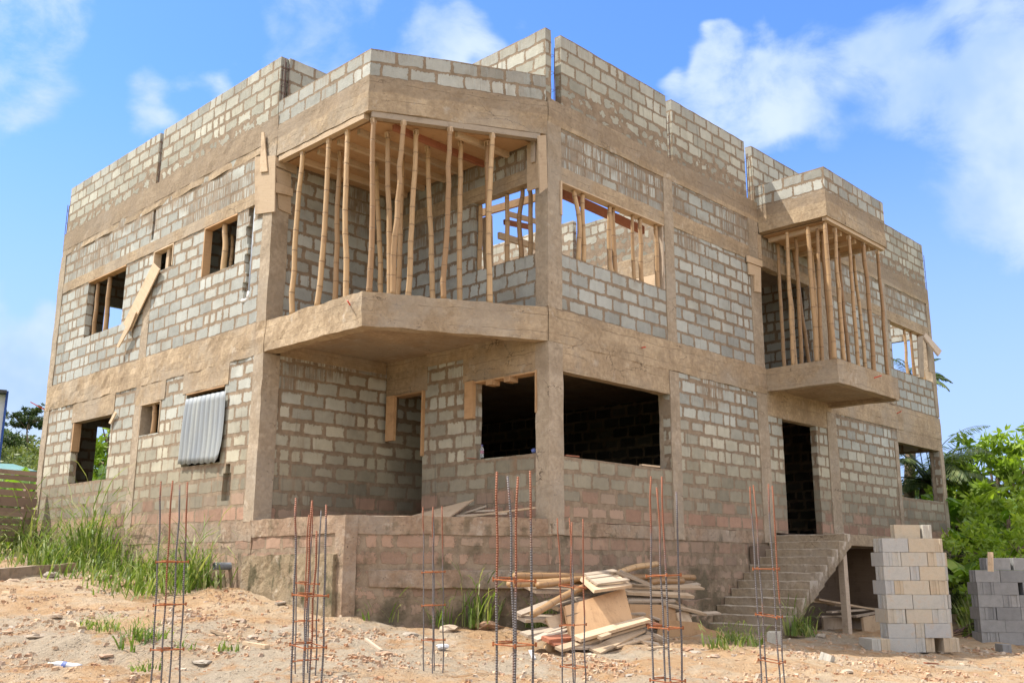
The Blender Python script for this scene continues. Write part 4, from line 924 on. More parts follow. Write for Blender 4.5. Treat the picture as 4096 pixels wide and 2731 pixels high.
for i,(a,b) in enumerate((((640,768),(870,735)),((660,790),(830,768)),((690,815),(860,793)),((715,832),(960,800)))):
    MB().obox(on(*zd(*a),1,-1.10-.09*i)+Vector((0,-.01,.03)), on(*zd(*b),1,-1.02-.1*i)+Vector((0,-.01,.03)), .075, .028, (0,-.45,1)).build('batten', M_WG, o)
pl_((580,1232),-1.85,(1105,1085),-1.6,.13,.045,M_WD,'nearest thick plank edge with nails, below the large board')
pl_((440,1312),-1.9,(1120,1110),-1.5,.11,.035,M_WD,'long plank just under the nail studded one at the front')
pl_((715,1330),-2.0,(1060,1160),-1.55,.16,.03,M_WD,'plank sloping to the ground at the front centre of the timber pile')
pl_((980,1040),-1.15,(1322,1042),-1.0,.26,.03,M_PLY,'wide orange board facing front at the right of the large board',(0,-1,.15))
pl_((940,838),-.85,(1515,845),-.8,.16,.03,M_WD,'upper long plank sticking out right with a split end',)
pl_((935,878),-.95,(1440,908),-.95,.15,.045,M_WD,'second plank from the top at the right of the pile')
pl_((950,922),-.9,(1232,925),-.85,.14,.04,M_WG,'grey plank below the second right hand plank')
pl_((955,955),-.95,(1205,955),-.9,.12,.035,M_WG,'lowest of the stacked grey planks at the right')
pl_((1220,962),-1.0,(1535,1042),-1.0,.14,.04,M_WD,'plank falling to the right in front of the stair foot')
pl_((1295,930),-.8,(1480,1050),-.9,.10,.03,M_WD,'thin plank falling steeply right behind the orange board')
pl_((1430,1048),-1.0,(1650,1038),-.95,.10,.03,M_WG,'plank end reaching farthest right towards the stairs')
o = sheetpoly('loose_board', M_PLY, [on(*zd(*q_),1,-1.25-.0006*(q_[0]-1200)) for q_ in ((1215,1085),(1190,1215),(1600,1300),(1700,1310),(1712,1195),(1560,1155),(1500,1110),(1380,1100))], .03, (0,-1,.3)); tag(o, 'broken stained board lying at the right foot of the timber pile', 'board')
pl_((1080,1170),-1.5,(1245,1235),-1.55,.16,.035,M_WG,'short grey plank under the orange board')
pl_((240,1232),-1.65,(560,1130),-1.3,.16,.03,M_WG,'grey plank sloping down to the soil at the lower left')
pl_((340,1240),-1.75,(600,1215),-1.5,.12,.05,M_WR,'reddish short beam at the lower left of the timber pile')
pl_((390,1272),-1.8,(640,1285),-1.7,.10,.03,M_WR,'thin red board flat on the ground at the lower left')
pl_((860,722),-1.0,(1120,822),-.95,.10,.035,M_WG,'dark plank crossing behind the small battened board')
pl_((918,722),-.95,(1140,822),-.9,.07,.03,M_WG,'second thinner dark plank crossing behind the battened board')
pl_((750,1225),-1.95,(825,1198),-1.9,.06,.04,M_WD,'small block of wood resting on the front plank')
pl_((1340,1085),-1.05,(1430,1062),-1.0,.2,.03,M_WD,'short pale plank end below the right tip of the orange board',(0,-1,.3))
pl_((1110,1130),-1.6,(1190,1125),-1.5,.09,.04,M_WR,'red brown offcut left of the broken stained board')
more = [((180,1200),-1.6,(420,1150),-1.3,.12,M_WG,'weathered plank poking out left above the red offcuts'),((1000,1000),-1.0,(1300,1130),-1.15,.13,M_WG,'grey plank slanting down right behind the orange board'),((1250,1010),-.9,(1420,1120),-1.0,.10,M_WD,'thin batten slanting down at the right of the pile'),((620,905),-1.0,(300,1010),-1.3,.09,M_WG,'thin batten above the sloping bamboo'),
 ((980,1225),-1.7,(1250,1290),-1.7,.12,M_WG,'grey plank flat on the rubble at the right front'),((860,1290),-1.9,(1130,1215),-1.6,.10,M_WD,'pale batten under the front centre plank'),((1060,1250),-1.75,(1350,1330),-1.75,.08,M_WD,'thin batten on the rubble before the stained board'),((330,1185),-1.5,(620,1090),-1.2,.10,M_WG,'grey batten left of the large leaning board'),
 ((900,800),-.8,(1240,880),-.75,.12,M_WG,'plank lying askew on the upper right stack'),((1180,870),-.75,(1500,820),-.7,.09,M_WG,'rear plank end rising slightly to the right'),((520,1290),-1.85,(900,1300),-1.8,.13,M_WG,'grey plank flat on the ground under the front planks'),((1380,1170),-1.25,(1600,1260),-1.45,.09,M_WG,'grey batten lying over the stained board')]
for a_ in more: pl_(a_[0],a_[1],a_[2],a_[3],a_[4],.03,a_[5],a_[6])
rs = random.Random(5)
low = ['half buried grey plank under the left of the pile','plank buried in the middle of the pile','plank hidden low behind the large board','flat plank at the very bottom right of the pile','plank under the right hand stack','dark plank deep inside the pile','plank below the battened board','grey board behind the orange board','plank at the foot of the pile near the rubble']
for i, lb in enumerate(low):
    x = 560+i*90; y = 1000+rs.uniform(-60,190)
    pl_((x-rs.uniform(150,230),y+rs.uniform(-20,30)),-.85-rs.uniform(0,.35),(x+rs.uniform(120,210),y+rs.uniform(-30,20)),-.85-rs.uniform(0,.3),rs.uniform(.12,.22),.035,M_WG,lb)
# pile of boards on the terrace
o = sheetpoly('loose_board', M_WD, [on(*z4(*q_),0,xx) for q_,xx in (((935,1368),1.75),((1172,1380),1.45),((1338,1262),2.25),((1190,1300),2.45))], .025, (-.2,-.2,1)); tag(o, 'plywood sheet propped on the terrace floor', 'board')
for a,xa_,b,xb_,w,mt,lb in (((1200,1372),1.9,(1412,1304),2.3,.12,M_WG,'plank leaning highest beside the plywood on the terrace'),((1225,1378),1.75,(1705,1314),2.45,.12,M_WD,'longest pale plank lying on the terrace'),((1262,1340),2.1,(1465,1330),2.3,.09,M_WG,'thin middle plank on the terrace'),((1240,1362),1.8,(1540,1348),2.2,.1,M_WG,'lower dark plank on the terrace'),((1250,1352),2.0,(1380,1322),2.3,.1,M_WG,'short plank end beside the plywood on the terrace')):
    tag(MB().obox(on(*z4(*a),0,xa_), on(*z4(*b),0,xb_), w, .028).build('plank', mt), lb, 'plank', 'planks on the terrace')
# boards stored under the landing
for i,(a,ya,b,yb,w,mt,lb) in enumerate((((400,1145),-.9,(805,1195),-.9,.10,M_WD,'uppermost long board under the stair landing'),((470,1140),-1.0,(800,1200),-1.1,.08,M_WD,'narrow board lying across the pile under the landing'),((530,1205),-1.2,(730,1192),-1.0,.12,M_WG,'grey plank end in the pile under the landing'),((480,1228),-1.1,(720,1222),-1.0,.10,M_WG,'lower grey plank under the stair landing'),((660,1228),-1.3,(810,1200),-1.2,.09,M_WG,'short plank at the right of the pile under the landing'),((540,1170),-.9,(720,1185),-.9,.16,M_WG,'dark plank at the back under the landing'))):
    tag(MB().obox(on(*zr2(*a),1,ya), on(*zr2(*b),1,yb), w, .035).build('plank', mt), lb, 'plank', 'planks under the stair landing')
tag(sheetpoly('loose_board', M_WD, [on(*zr2(*q_),1,-1.35) for q_ in ((702,1232),(712,1312),(806,1308),(806,1212))], .05, (0,-1,.2)), 'square end of a wooden crate under the stair landing', 'board')
tag(sheetpoly('loose_board', M_WG, [on(*zr2(*q_),1,-.9) for q_ in ((500,1235),(505,1310),(705,1318),(700,1235))], .04, (0,-1,.2)), 'dark board standing on edge under the stair landing', 'board')

# ------------------------------------------------------------------ stacked blocks
def block_mesh(name, mat, L=.445, Wd=.15, H=.222, groove=True):
    hl, hw, g = L/2, Wd/2, .014
    end = [(0,-hw)] 
    poly = [(-hl,-hw),(hl,-hw)]
    if groove: poly += [(hl,-hw*.45),(hl-g,-hw*.3),(hl-g,hw*.3),(hl,hw*.45)]
    poly += [(hl,hw),(-hl,hw)]
    if groove: poly += [(-hl,hw*.45),(-hl+g,hw*.3),(-hl+g,-hw*.3),(-hl,-hw*.45)]
    mb = MB(); N = len(poly)
    for z, k in ((0,.985),(.006,1),(H-.006,1),(H,.985)):
        mb.v += [(p[0]*k, p[1]*k, z) for p in poly]
    for q in range(3):
        for i in range(N): j = (i+1)%N; mb.face((q*N+i, q*N+j, q*N+N+j, q*N+N+i))
    mb.face([3*N+i for i in range(N)]); mb.face(list(reversed(range(N))))
    o = mb.build(name, mat); return o
BW = [ 'bottom','second','third','fourth','fifth','sixth','seventh','eighth','ninth','tenth']
def stack(c, ang, layout, mat, group, where, seed):
    """layout: per course a list of (u, v, turned) in the stack's own frame (u to the right, v away)"""
    rs = random.Random(seed); proto = block_mesh('concrete_block', mat); first = True
    for k, row in enumerate(layout):
        row = sorted(row, key=lambda e: (e[1] > .3, e[0]))
        for i, (u, v, tn) in enumerate(row):
            o = proto if first else proto.copy()
            if not first: COL.objects.link(o)
            first = False
            x = c[0] + u*math.cos(ang) - v*math.sin(ang); y = c[1] + u*math.sin(ang) + v*math.cos(ang)
            o.location = (x+rs.uniform(-.006,.006), y+rs.uniform(-.006,.006), c[2]+k*.226); o.rotation_euler = (0,0,ang + (math.pi/2 if tn else 0) + rs.uniform(-.025,.025) + (math.pi if rs.random()<.5 else 0))
            o.scale = (rs.uniform(.985,1.01), rs.uniform(.97,1.01), 1)
            side = 'end on' if tn else 'lengthwise'
            pos = ORD[i] + (' from the left' if v <= .3 else ' along, at rear')
            tag(o, f'block laid {side}, {pos}, {BW[k]} course of {where}', 'concrete block', group)
def course(kind):
    e, L = .157, .452; out = []
    u = 0.
    for ch in kind:
        if ch == 'L': out += [(u+L/2, .075, False), (u+L/2, .232, False), ]; u += L
        elif ch == 'E': out.append((u+e/2, .225, True)); u += e
        elif ch == '_': u += e/2
    return out
q = on(*zr2(930,1405), 2, -2.04); ANG = YAW - math.pi/2 + .10
rightcol = lambda k: [(1.12+.012*(k%3), .42, True), (1.12, .88, True)]
lay = [[(-.15,.05,True),(-.31,.05,True)]+course('LEE')+[(.98,.2,True),(1.12,.26,True)]]
for k, s in enumerate(('LEL','EELEE','LLE','EELEE','LEL','EELEE','LLE')): 
    lay.append(course(s) + (rightcol(k) if k < 6 else []))
lay.append([(.52,.2,False),(.85,.3,True)])
base = Vector((q.x, q.y, 0)); off = Vector((math.cos(ANG), math.sin(ANG), 0))
c0 = base - off*.29
stack((c0.x, c0.y, -2.06), ANG, lay, M_NB, 'pale blocks of the tall stack', 'tall pale stack', 11)
q2 = far(*zr2(1305,1300), 20.8)
lay2 = []
for k, s in enumerate(('EELEL','LLEE','EELEL','LEEL','EEL_EL','LLEE')): lay2.append(course(s))
lay2.append([(.45,.1,False),(.95,.1,False),(.45,.26,False),(.95,.26,False),(1.3,.2,True)])
stack((q2.x, q2.y, G(q2.x,q2.y)-.03), ANG-.15, lay2, M_GB, 'dark grey blocks of the far stack', 'dark grey stack', 12)
tag(MB().obox(far(*zr2(1352,985),20.6)+Vector((0,0,-.05)), far(*zr2(1352,900),20.6), .09, .04, (1,0,0)).build('timber_stake', M_WD), 'pale upright stake behind the dark grey block stack', 'stake')
# loose blocks
def loose(sx, sy, z, rot, label, mat=M_NB, sc=(1,1,1), tilt=(0,0)):
    p = on(sx, sy, 2, z); o = block_mesh('concrete_block', mat); o.location = (p.x, p.y, G(p.x,p.y)-.02); o.rotation_euler = (tilt[0],tilt[1],rot); o.scale = sc
    return tag(o, label, 'concrete block')
loose(*zr2(255,1370),-1.9,.4,'single block lying at the foot of the stairs',sc=(.7,1.3,.9))
loose(*zc(715,930),-1.3,-.7,'broken block lying at the foot of the terrace left side',sc=(.9,1.2,.8))
loose(*zr2(1418,1392),-2.1,.9,'grey block fragment on the ground before the dark stack',M_GB,(.5,1.1,.7))
loose(*zr2(515,1480),-2.02,.2,'chipped pale block half in the gravel before the tall stack',M_NB,(.4,1.,.5),(.3,.2))

# ------------------------------------------------------------------ stones and rubbish
def rock(p, s, seed, name, label, mat=M_RK, sink=.3):
    rs = random.Random(seed); mb = MB(); nu, nv = 9, 6; off = Vector((rs.uniform(0,90),rs.uniform(0,90),3)); sc = Vector((s*rs.uniform(.8,1.3), s*rs.uniform(.7,1.1), s*rs.uniform(.55,.8)))
    for j in range(nv+1):
        for i in range(nu):
            a, b = 2*math.pi*(i+.5*(j&1))/nu, math.pi*j/nv; d = Vector((math.sin(b)*math.cos(a), math.sin(b)*math.sin(a), math.cos(b)))
            k = 1+.5*mnoise.noise(d*1.4+off)+.18*mnoise.noise(d*4+off); mb.v.append((p[0]+d.x*sc.x*k, p[1]+d.y*sc.y*k, p[2]+sc.z*(d.z*k+1-2*sink)*.5*2*.5))
    for j in range(nv):
        for i in range(nu): k = (i+1)%nu; mb.face((j*nu+i, j*nu+nu+i, j*nu+nu+k, j*nu+k))
    o = mb.build(name, mat, rnd=False); return tag(o, label, 'stone')
def gpt(sx, sy):   # where a sight line meets the soil
    r_ = ray(sx, sy); t_ = 6.
    for _ in range(900):
        p = CAM + r_*t_
        if p.z < float(gz(p.x, p.y, False)[0]) + .0: break
        t_ += .04
    return Vector((p.x, p.y, G(p.x, p.y)))
stones = [(zl(385,760),.16,'pale pointed stone in front of the concrete kerb'),(zl(815,800),.13,'grey stone at the lower edge of the grass'),(zl(975,835),.17,'grey lump of concrete below the grass, right of the grey stone'),(zl(95,790),.12,'rounded stone by the left end of the kerb'),
 (zl(540,790),.11,'brown stone in front of the kerb end'),(zl(795,1440),.07,'white stone beside the plastic bottle'),(zl(1525,1400),.11,'flat dark stone right of the leftmost rebar cage'),(zl(255,1228),.08,'flat grey stone on the soil at the left'),
 (zl(60,1190),.07,'reddish clod at the left edge'),(zl(95,1140),.06,'small orange clod above the reddish one'),(zl(1060,1040),.06,'orange clod on the path'),(zl(420,1090),.08,'low grey stone in the path middle'),
 (zc(730,1228),.08,'brown stone on the slope below the terrace corner'),(zc(640,1140),.07,'small stone upslope of the brown one'),(zc(790,1250),.06,'small grey stone next to the brown one'),(zc(930,1020),.09,'pale stone left of the paired rebar cages'),
 (zd(1625,1405),.08,'white stone in front of the stair foot'),(zd(985,1500),.08,'rounded stone on the sand before the timber pile'),(zd(1410,1320),.10,'broken chunk at the right foot of the timber pile'),(zd(1470,1330),.10,'second broken chunk below the stained board'),(zd(1955,1380),.06,'white chip by the rightmost rebar cage'),
 (zr2(490,1345),.10,'pinkish stone beside the grass by the stairs'),(zr2(1115,1415),.12,'pale flat stone at the right foot of the tall block stack'),(zr2(625,1525),.09,'flat stone on the sand at the lower right'),(zr2(165,1360),.10,'white lump beside the stair foot'),(zr2(1400,1465),.07,'small stone at the right edge'),
 ((1000+860/1.887*0+1105,2455),.0,'')]
ST_P = []
for i,(p,s,lb) in enumerate(stones):
    if s: 
        g = gpt(*p); ST_P.append(g); rock(g, s, 300+i, 'stone', lb)
zq=lambda x,y:(x/1.887+900,y/1.887+1900)
for i,(p,s,lb) in enumerate([(zq(1210,1395),.09,'round brown stone right of the paired rebar cages'),(zq(1965,1160),.20,'big reddish clod at the foot of the grass by the terrace'),(zq(1400,1215),.12,'brown clod on the slope under the terrace wall'),(zq(1690,1180),.13,'soil lump left of the grass by the terrace'),(zq(205,1220),.10,'dark stone at the left of the slope'),(zq(880,1030),.11,'grey stone under the terrace corner'),(zq(420,990),.10,'pale stone on the slope left of the terrace corner')]):
    rock(gpt(*p), s, 400+i, 'stone', lb, M_RK)
def stick(pa, pb, w, t_, mt, label):
    a, b = gpt(*pa), gpt(*pb); return tag(MB().obox(a+Vector((0,0,t_*.6)), b+Vector((0,0,t_*.6)), w, t_).build('wood_scrap', mt), label, 'wood scrap')
stick(zc(672,1330),zc(832,1365),.07,.04,M_WD,'pale splinter of wood on the path left of the paired cages')
stick(zl(520,1120),zl(620,1145),.10,.03,M_WD,'pale wood offcut left of the small grass tuft')
stick(zl(40,890),zl(95,905),.10,.04,M_WD,'wood offcut at the left edge of the path')
stick(zl(1590,1165),zl(1710,1172),.03,.03,M_WD,'thin stick right of the leftmost rebar cage')
stick(zl(640,822),zl(700,765),.07,.03,M_WD,'small board lying below the kerb end')
stick(zq(1060,1290),zq(1180,1330),.04,.03,M_WG,'grey stick on the sand before the terrace')
stick(zq(2000,1400),zq(2050,1380),.05,.02,M_WD,'wood chip left of the tallest rebar cage')
stick(zd(1120,1330),zd(1260,1300),.07,.03,M_WD,'small plank on the ground at the front of the timber pile')
stick(zd(230,1345),zd(255,1390),.05,.02,M_TR,'white scrap of board beside the bamboo offcut')
stick(zr2(1020,1470),zr2(1080,1468),.05,.02,M_WR,'dark wood chip right of the gravel at the lower right')
stick(zc(395,905),zc(470,905),.18,.05,M_WD,'flat pale board piece beside the drain outlet')
rag(gpt(*zc(560,893))+Vector((0,0,.05)), .085, M_TR, 'plastic_bag','white plastic scrap beneath the drain outlet','plastic scrap',4,.5)
rag(gpt(*zq(1640,1325))+Vector((0,0,.03)), .075, M_TR, 'plastic_bag','thin white plastic scrap on the soil right of the thin rebar cage','plastic scrap',5,.5)
rag(gpt(*zr2(745,1395))+Vector((0,0,.03)), .05, M_BL, 'plastic_bag','tiny blue scrap at the lower left corner of the tall stack','plastic scrap',6,.5)
rag(gpt(*zr2(1485,1352))+Vector((0,0,.05)), .07, M_BL, 'plastic_bag','blue plastic scrap at the right edge of the plot','plastic scrap',7,.6)
g = gpt(*zl(490,1440)); d = Vector((.9,-.42,.02)).normalized(); bt = thing('bottle','empty clear plastic bottle lying in the dug soil hollow','bottle', g)
A0 = g + Vector((0,0,.045)) - Vector((_R.x,_R.y,0))*.16; ax = Vector((_R.x,_R.y,-.12)).normalized()
ptb = [0,.02,.04,.07,.12,.17,.22,.27,.31,.315]; rb = [.014,.014,.022,.036,.04,.038,.037,.04,.038,.02]
MB().tube([A0+ax*s_*1.05 for s_ in ptb], rb, 14).build('body', M_TR, bt, True)
MB().tube([A0+ax*s_ for s_ in (.135,.14,.175,.18)], [.0405,.041,.040,.0395], 14, False).build('bottle_label', M_BL, bt, True)
MB().tube([A0+ax*s_ for s_ in (-.014,.01)], .016, 10).build('cap', M_TR, bt, True)
# kerb and rebar bundle
ka, kb = gpt(*zl(-60,770)), gpt(*zl(560,735))
tag(MB().obox(ka+Vector((0,0,.06)), kb+Vector((0,0,.03)), .14, .26, seg=14).wobble(.02).build('concrete_kerb', M_CP), 'low concrete kerb half buried in the soil at the left', 'kerb')
rs = random.Random(8); ra_, rb2 = gpt(*zr2(1160,1350)), gpt(*zr2(1470,1315))
for i, lb in enumerate(['uppermost bent rebar of the bundle on the ground','rebar at the front of the ground bundle','middle rebar of the ground bundle','rebar sticking out right of the ground bundle','rear rebar of the ground bundle','short rebar across the ground bundle','lowest rebar of the ground bundle','crooked rebar on top of the ground bundle']):
    o1 = Vector((rs.uniform(-.2,.2),rs.uniform(-.25,.25),.03+.02*i)); o2 = Vector((rs.uniform(-.3,.3),rs.uniform(-.3,.3),.03+.02*i)); mid = ra_.lerp(rb2,.5)+Vector((rs.uniform(-.1,.1),rs.uniform(-.2,.2),.06+.03*i))
    tag(MB().tube([ra_+o1, ra_.lerp(mid,.5)+o1*.5+Vector((0,0,.05)), mid, mid.lerp(rb2,.5)+o2*.5+Vector((0,0,.04)), rb2+o2], .012, 6).build('rebar', M_DR, None, True), lb, 'rebar', 'rebars lying between the block stacks')
# gravel scattered over the soil: one mass
def gravel():
    rs = random.Random(3); V, Fc, A = [], [], []
    pts = []
    for _ in range(30000):
        r_ = 8.6 + 13*rs.random()**1.35; a = YAW + math.radians(rs.uniform(-30,30)); pts.append((CAM.x+r_*math.cos(a), CAM.y+r_*math.sin(a)))
    P_ = np.array(pts); ok = ~((P_[:,0]>.0)&(P_[:,1]>.0)) & ~((P_[:,0]>6.9)&(P_[:,0]<12.6)&(P_[:,1]>-1.6))
    P_ = P_[ok]; H = np.concatenate([gz(P_[i:i+4000,0], P_[i:i+4000,1]) for i in range(0, len(P_), 4000)])
    for (x, y), h in zip(P_, H):
        cl = mnoise.noise(Vector((x*.8, y*.8, 7.)))
        if rs.random() > .42 + cl*1.1 + .5*math.exp(-((x+1.2)**2+(y-1.2)**2)/3.5): continue
        s = .006 + .042*rs.random()**5 + (.012 if cl > .2 else 0); a = rs.uniform(0,6.28); n0 = len(V); k = 5
        for j in range(k): b = a+6.283*j/k; q = s*rs.uniform(.7,1.25); V.append((x+q*math.cos(b), y+q*math.sin(b), h-s*.25))
        for j in range(k): b = a+.5+6.283*j/k; q = s*rs.uniform(.45,.95); V.append((x+q*math.cos(b), y+q*math.sin(b), h+s*rs.uniform(.35,.75)))
        for j in range(k): i2 = (j+1)%k; Fc.append((n0+j, n0+i2, n0+k+i2, n0+k+j))
        Fc.append(tuple(n0+k+j for j in range(k))); A += [rs.random()]*(k+1)
    me = bpy.data.meshes.new('gravel'); me.from_pydata(V, [], Fc); at = me.attributes.new('rnd','FLOAT','FACE'); at.data.foreach_set('value', np.array([rs.random()*0+a for a in A], np.float32))
    me.materials.append(M_GV); o = bpy.data.objects.new('gravel', me); COL.objects.link(o); tag(o, 'loose gravel and clods strewn over the laterite soil', 'gravel', None, 'stuff')
gravel()

# ------------------------------------------------------------------ grass
def blade(mb, p, h, w, az, lean, droop, rs, col=None):
    n = 7; d = Vector((math.cos(az), math.sin(az), 0)); sd = Vector((-d.y, d.x, 0)); pts = []
    q = Vector(p); ang = lean
    for i in range(n+1):
        pts.append(q.copy()); s = i/n; ang = lean + droop*s*s; q = q + (d*math.sin(ang) + Vector((0,0,1))*math.cos(ang))*(h/n)
    c = rs.random() if col is None else col
    for i in range(n):
        w0, w1 = w*(1-(i/n)**2)*(.6+.4*min(1,i/1.5)), w*(1-((i+1)/n)**2)
        tw = sd*math.cos(.5*i) + d*.3*math.sin(i)
        mb.quad(pts[i]-tw*w0/2, pts[i]+tw*w0/2, pts[i+1]+tw*w1/2, pts[i+1]-tw*w1/2, [(0,0)]*4, c)
def grass(name, label, clumps, seed, lean=None):
    rs = random.Random(seed); mb = MB()
    for (x, y, n, h, sp) in clumps:
        for _ in range(n):
            a = rs.uniform(0,6.28); r_ = sp*math.sqrt(rs.random()); px, py = x+r_*math.cos(a), y+r_*math.sin(a)
            if py > 2.2 and px > -.03 and px < 1.: px = -.03 - rs.random()*.1
            e_ = (px*.517+(py-1.60)*.856)
            if -.3 < px < 2.9 and e_ > -.06 and py < 2.2: e_ += .06+rs.random()*.12; px -= e_*.517; py -= e_*.856
            az = rs.uniform(0,6.28); hh = h*rs.uniform(.4,1.15)
            dry = .8+.2*rs.random() if rs.random() < .25 else rs.random()**1.3*.8
            blade(mb, (px,py,float(gz(px,py,False)[0])+.02), hh*1.35, rs.uniform(.022,.062)*(.45+.6*min(1.1,h)), az, rs.uniform(.05,.7), rs.uniform(.9,2.9), rs, dry)
    return tag(mb.build(name, M_GR, None, rnd=True), label, 'grass', None, 'stuff')
cl = []
rs = random.Random(21)
for y in np.arange(4.75, 12.9, .15):
    tall = 1.15*math.exp(-((y-9.6)/.95)**2) + .75*math.exp(-((y-5.3)/.65)**2) + .9*math.exp(-((y-12.6)/.3)**2) + .55*math.exp(-((y-7.1)/.35)**2)
    cl.append((-.25-rs.random()*.25, y, int(5+26*min(1,tall)), .34+1.25*tall*rs.uniform(.6,1.2), .28))
    cl.append((-.7-rs.random()*.6, y+rs.uniform(-.1,.1), int(4+13*min(1,tall)), .36+.5*tall, .3))
    if rs.random() < .65: cl.append((-1.3-rs.random()*.6, y, 7, .42, .35))
for x in np.arange(-3.6,-1.0,.3): cl.append((x, 12.6+rs.uniform(-.9,1.2), 12, .85, .4))
grass('grass', 'tall broad bladed grass growing along the left front of the house', cl, 4)
gg = [gpt(*zq(1890,1150)), gpt(*zq(1640,1150)), gpt(*zq(1000,1020)), gpt(*zq(1180,1050))]
grass('grass', 'clump of tall green grass at the foot of the slanted terrace wall', [(gg[0].x,gg[0].y,46,.85,.3),(gg[1].x,gg[1].y,20,.6,.25)], 5)
grass('grass', 'few pale grass stems at the foot of the terrace corner', [(gg[2].x,gg[2].y,5,.5,.10),(gg[3].x,gg[3].y,6,.5,.2)], 6)
g = gpt(*zd(270,1150)); grass('grass', 'dark grass under the left end of the timber pile', [(g.x,g.y,70,.5,.25)], 7)
g = gpt(*zd(1830,1300)); g2_ = gpt(*zd(1650,1320)); grass('grass', 'short grass before the stair foot', [(g.x,g.y,90,.34,.3),(g2_.x,g2_.y,36,.3,.25)], 8)
g = gpt(*zr2(370,1330)); grass('grass', 'green grass tuft right of the stair foot', [(g.x,g.y,110,.55,.35)], 9)
g, g2_ = gpt(*zl(790,1180)), gpt(*zl(1040,1260)); grass('grass', 'small trampled grass tuft in the path at the left', [(g.x,g.y,60,.2,.22),(g2_.x,g2_.y,55,.32,.25),(g2_.x+.2,g2_.y+.1,30,.25,.25)], 10)
tf = [gpt(*zl(*q_)) for q_ in ((1380,1345),(1715,1338),(1100,1490),(680,1150))]; grass('grass', 'tiny grass sprouts scattered in the soil near the leftmost rebar cage', [(t_.x,t_.y,26,.13,.14) for t_ in tf], 11)
g = gpt(*zr2(40,1370)); grass('grass', 'little tuft beside the broken stained board', [(g.x,g.y,40,.3,.25)], 12)

# ------------------------------------------------------------------ trees and shrubs
def leaf(mb, p, L, W, d, n, c):
    s = d.cross(n)
    if s.length < 1e-3: s = d.orthogonal()
    s.normalize(); m = p + d*(L*.45)
    mb.quad(p, m+s*(W/2), p+d*L, m-s*(W/2), [(0,0)]*4, c)
def rv(rs):
    while True:
        v = Vector((rs.uniform(-1,1),rs.uniform(-1,1),rs.uniform(-1,1)))
        if .05 < v.length < 1: return v.normalized()
def crown(mb, c, rad, n, L, rs, clump=None, W=.45, droop=.2):
    """leaves in many small clumps through an uneven crown volume"""
    k = clump or max(10, n//45); off = Vector((rs.uniform(0,99),)*3); cs = []
    while len(cs) < k:
        d = rv(rs); q = rs.random()**.45; f = 1+.55*mnoise.noise(d*1.6+off)
        cs.append((Vector((d.x*rad[0], d.y*rad[1], d.z*rad[2]))*(q*f), rs.uniform(.10,.24), rs.random()))
    for i in range(n):
        p, r_, tone = cs[rs.randrange(k)]; d = rv(rs); q = rs.random()**.6*r_*max(rad)
        o = Vector((d.x, d.y, d.z*.75))*q; dd = (rv(rs)+d*.6+Vector((0,0,-droop))).normalized()
        leaf(mb, Vector(c)+p+o, L*rs.uniform(.6,1.3), L*W*rs.uniform(.7,1.2), dd, rv(rs), min(1, max(0, .65*tone+.35*rs.random())))
def tree(name, label, cat, base, h, crowns, L, mat, seed, tr=.12, group=None, trunk_to=.75, W=.45):
    rs = random.Random(seed); base = Vector(base); t_ = thing(name, label, cat, base, group)
    mb = MB(); top = base + Vector((rs.uniform(-.1,.1)*h, rs.uniform(-.1,.1)*h, h*trunk_to)); m_ = base.lerp(top,.5)+Vector((rs.uniform(-.03,.03)*h,rs.uniform(-.03,.03)*h,0))
    mb.tube([base-Vector((0,0,.3)), base+Vector((0,0,.05*h)), m_, top], [tr*1.5,tr,tr*.75,tr*.35], 8)
    for c, rad, n in crowns:
        e = base+Vector(c); s0 = base.lerp(top, rs.uniform(.45,.9)); mb.tube([s0, s0.lerp(e,.5)+Vector((0,0,.03*h)), e], [tr*.45,tr*.28,tr*.1], 6)
        for _ in range(3): e2 = e+Vector([rad[i]*rs.uniform(-.7,.7) for i in range(3)]); mb.tube([s0.lerp(e,.6), e2], [tr*.2,tr*.05], 5)
    mb.build('trunk', M_BK, t_, True)
    mc = MB()
    for c, rad, n in crowns: crown(mc, base+Vector(c), rad, n, L, rs, W=W)
    mc.build('crown', mat, t_, rnd=True); return t_
def at(sx, d, gzv=None):
    p = far(sx, 1900, d); return Vector((p.x, p.y, G(p.x,p.y) if gzv is None else gzv))
def zof(sx, sy, d): return far(sx, sy, d).z
# right hand slope: trees and shrubs (sight x, distance, top sight y, width m)
RG = 'trees and shrubs on the slope right of the house'
def shrub(sx, d, ytop, wid, n, L, mat, label, seed, name='shrub', dens=1., depth=None, cat='shrub'):
    b = at(sx, d); h = max(.5, zof(sx, ytop, d)-b.z); rs = random.Random(seed); cr = []
    k = 5
    for i in range(k):
        a = rs.uniform(0,6.28); q = rs.uniform(.15,.75)*wid/2
        cr.append(((q*math.cos(a), q*math.sin(a), h*rs.uniform(.35,.68)), (wid*.30, wid*.30, h*.27), int(n/k)))
    cr.append(((0,0,h*.78),(wid*.24,wid*.24,h*.24), int(n/4)))
    return tree(name, label, cat, b, h, cr, L, mat, seed, tr=.03*h, group=RG)
shrub(3960,34,1715,6.5,3600,.26,M_LF,'tallest light green tree at the right edge above the shrubs',31,'leafy_tree',cat='tree')
shrub(4085,33,1700,4.5,2400,.26,M_LF,'light green tree cut by the right edge of the view',32,'leafy_tree',cat='tree')
shrub(3850,36,1790,3.2,1100,.24,M_LF,'slim young tree left of the tall light green one',33,'leafy_tree',cat='tree')
shrub(4020,28,1950,4.2,2300,.20,M_LF,'dense bright shrub in front of the tall tree',34)
shrub(3880,27,2020,3.4,2000,.18,M_LF,'bright green shrub beside the house corner',35)
shrub(4090,25,2060,3.4,1900,.16,M_LF,'feathery low shrub at the right edge',36)
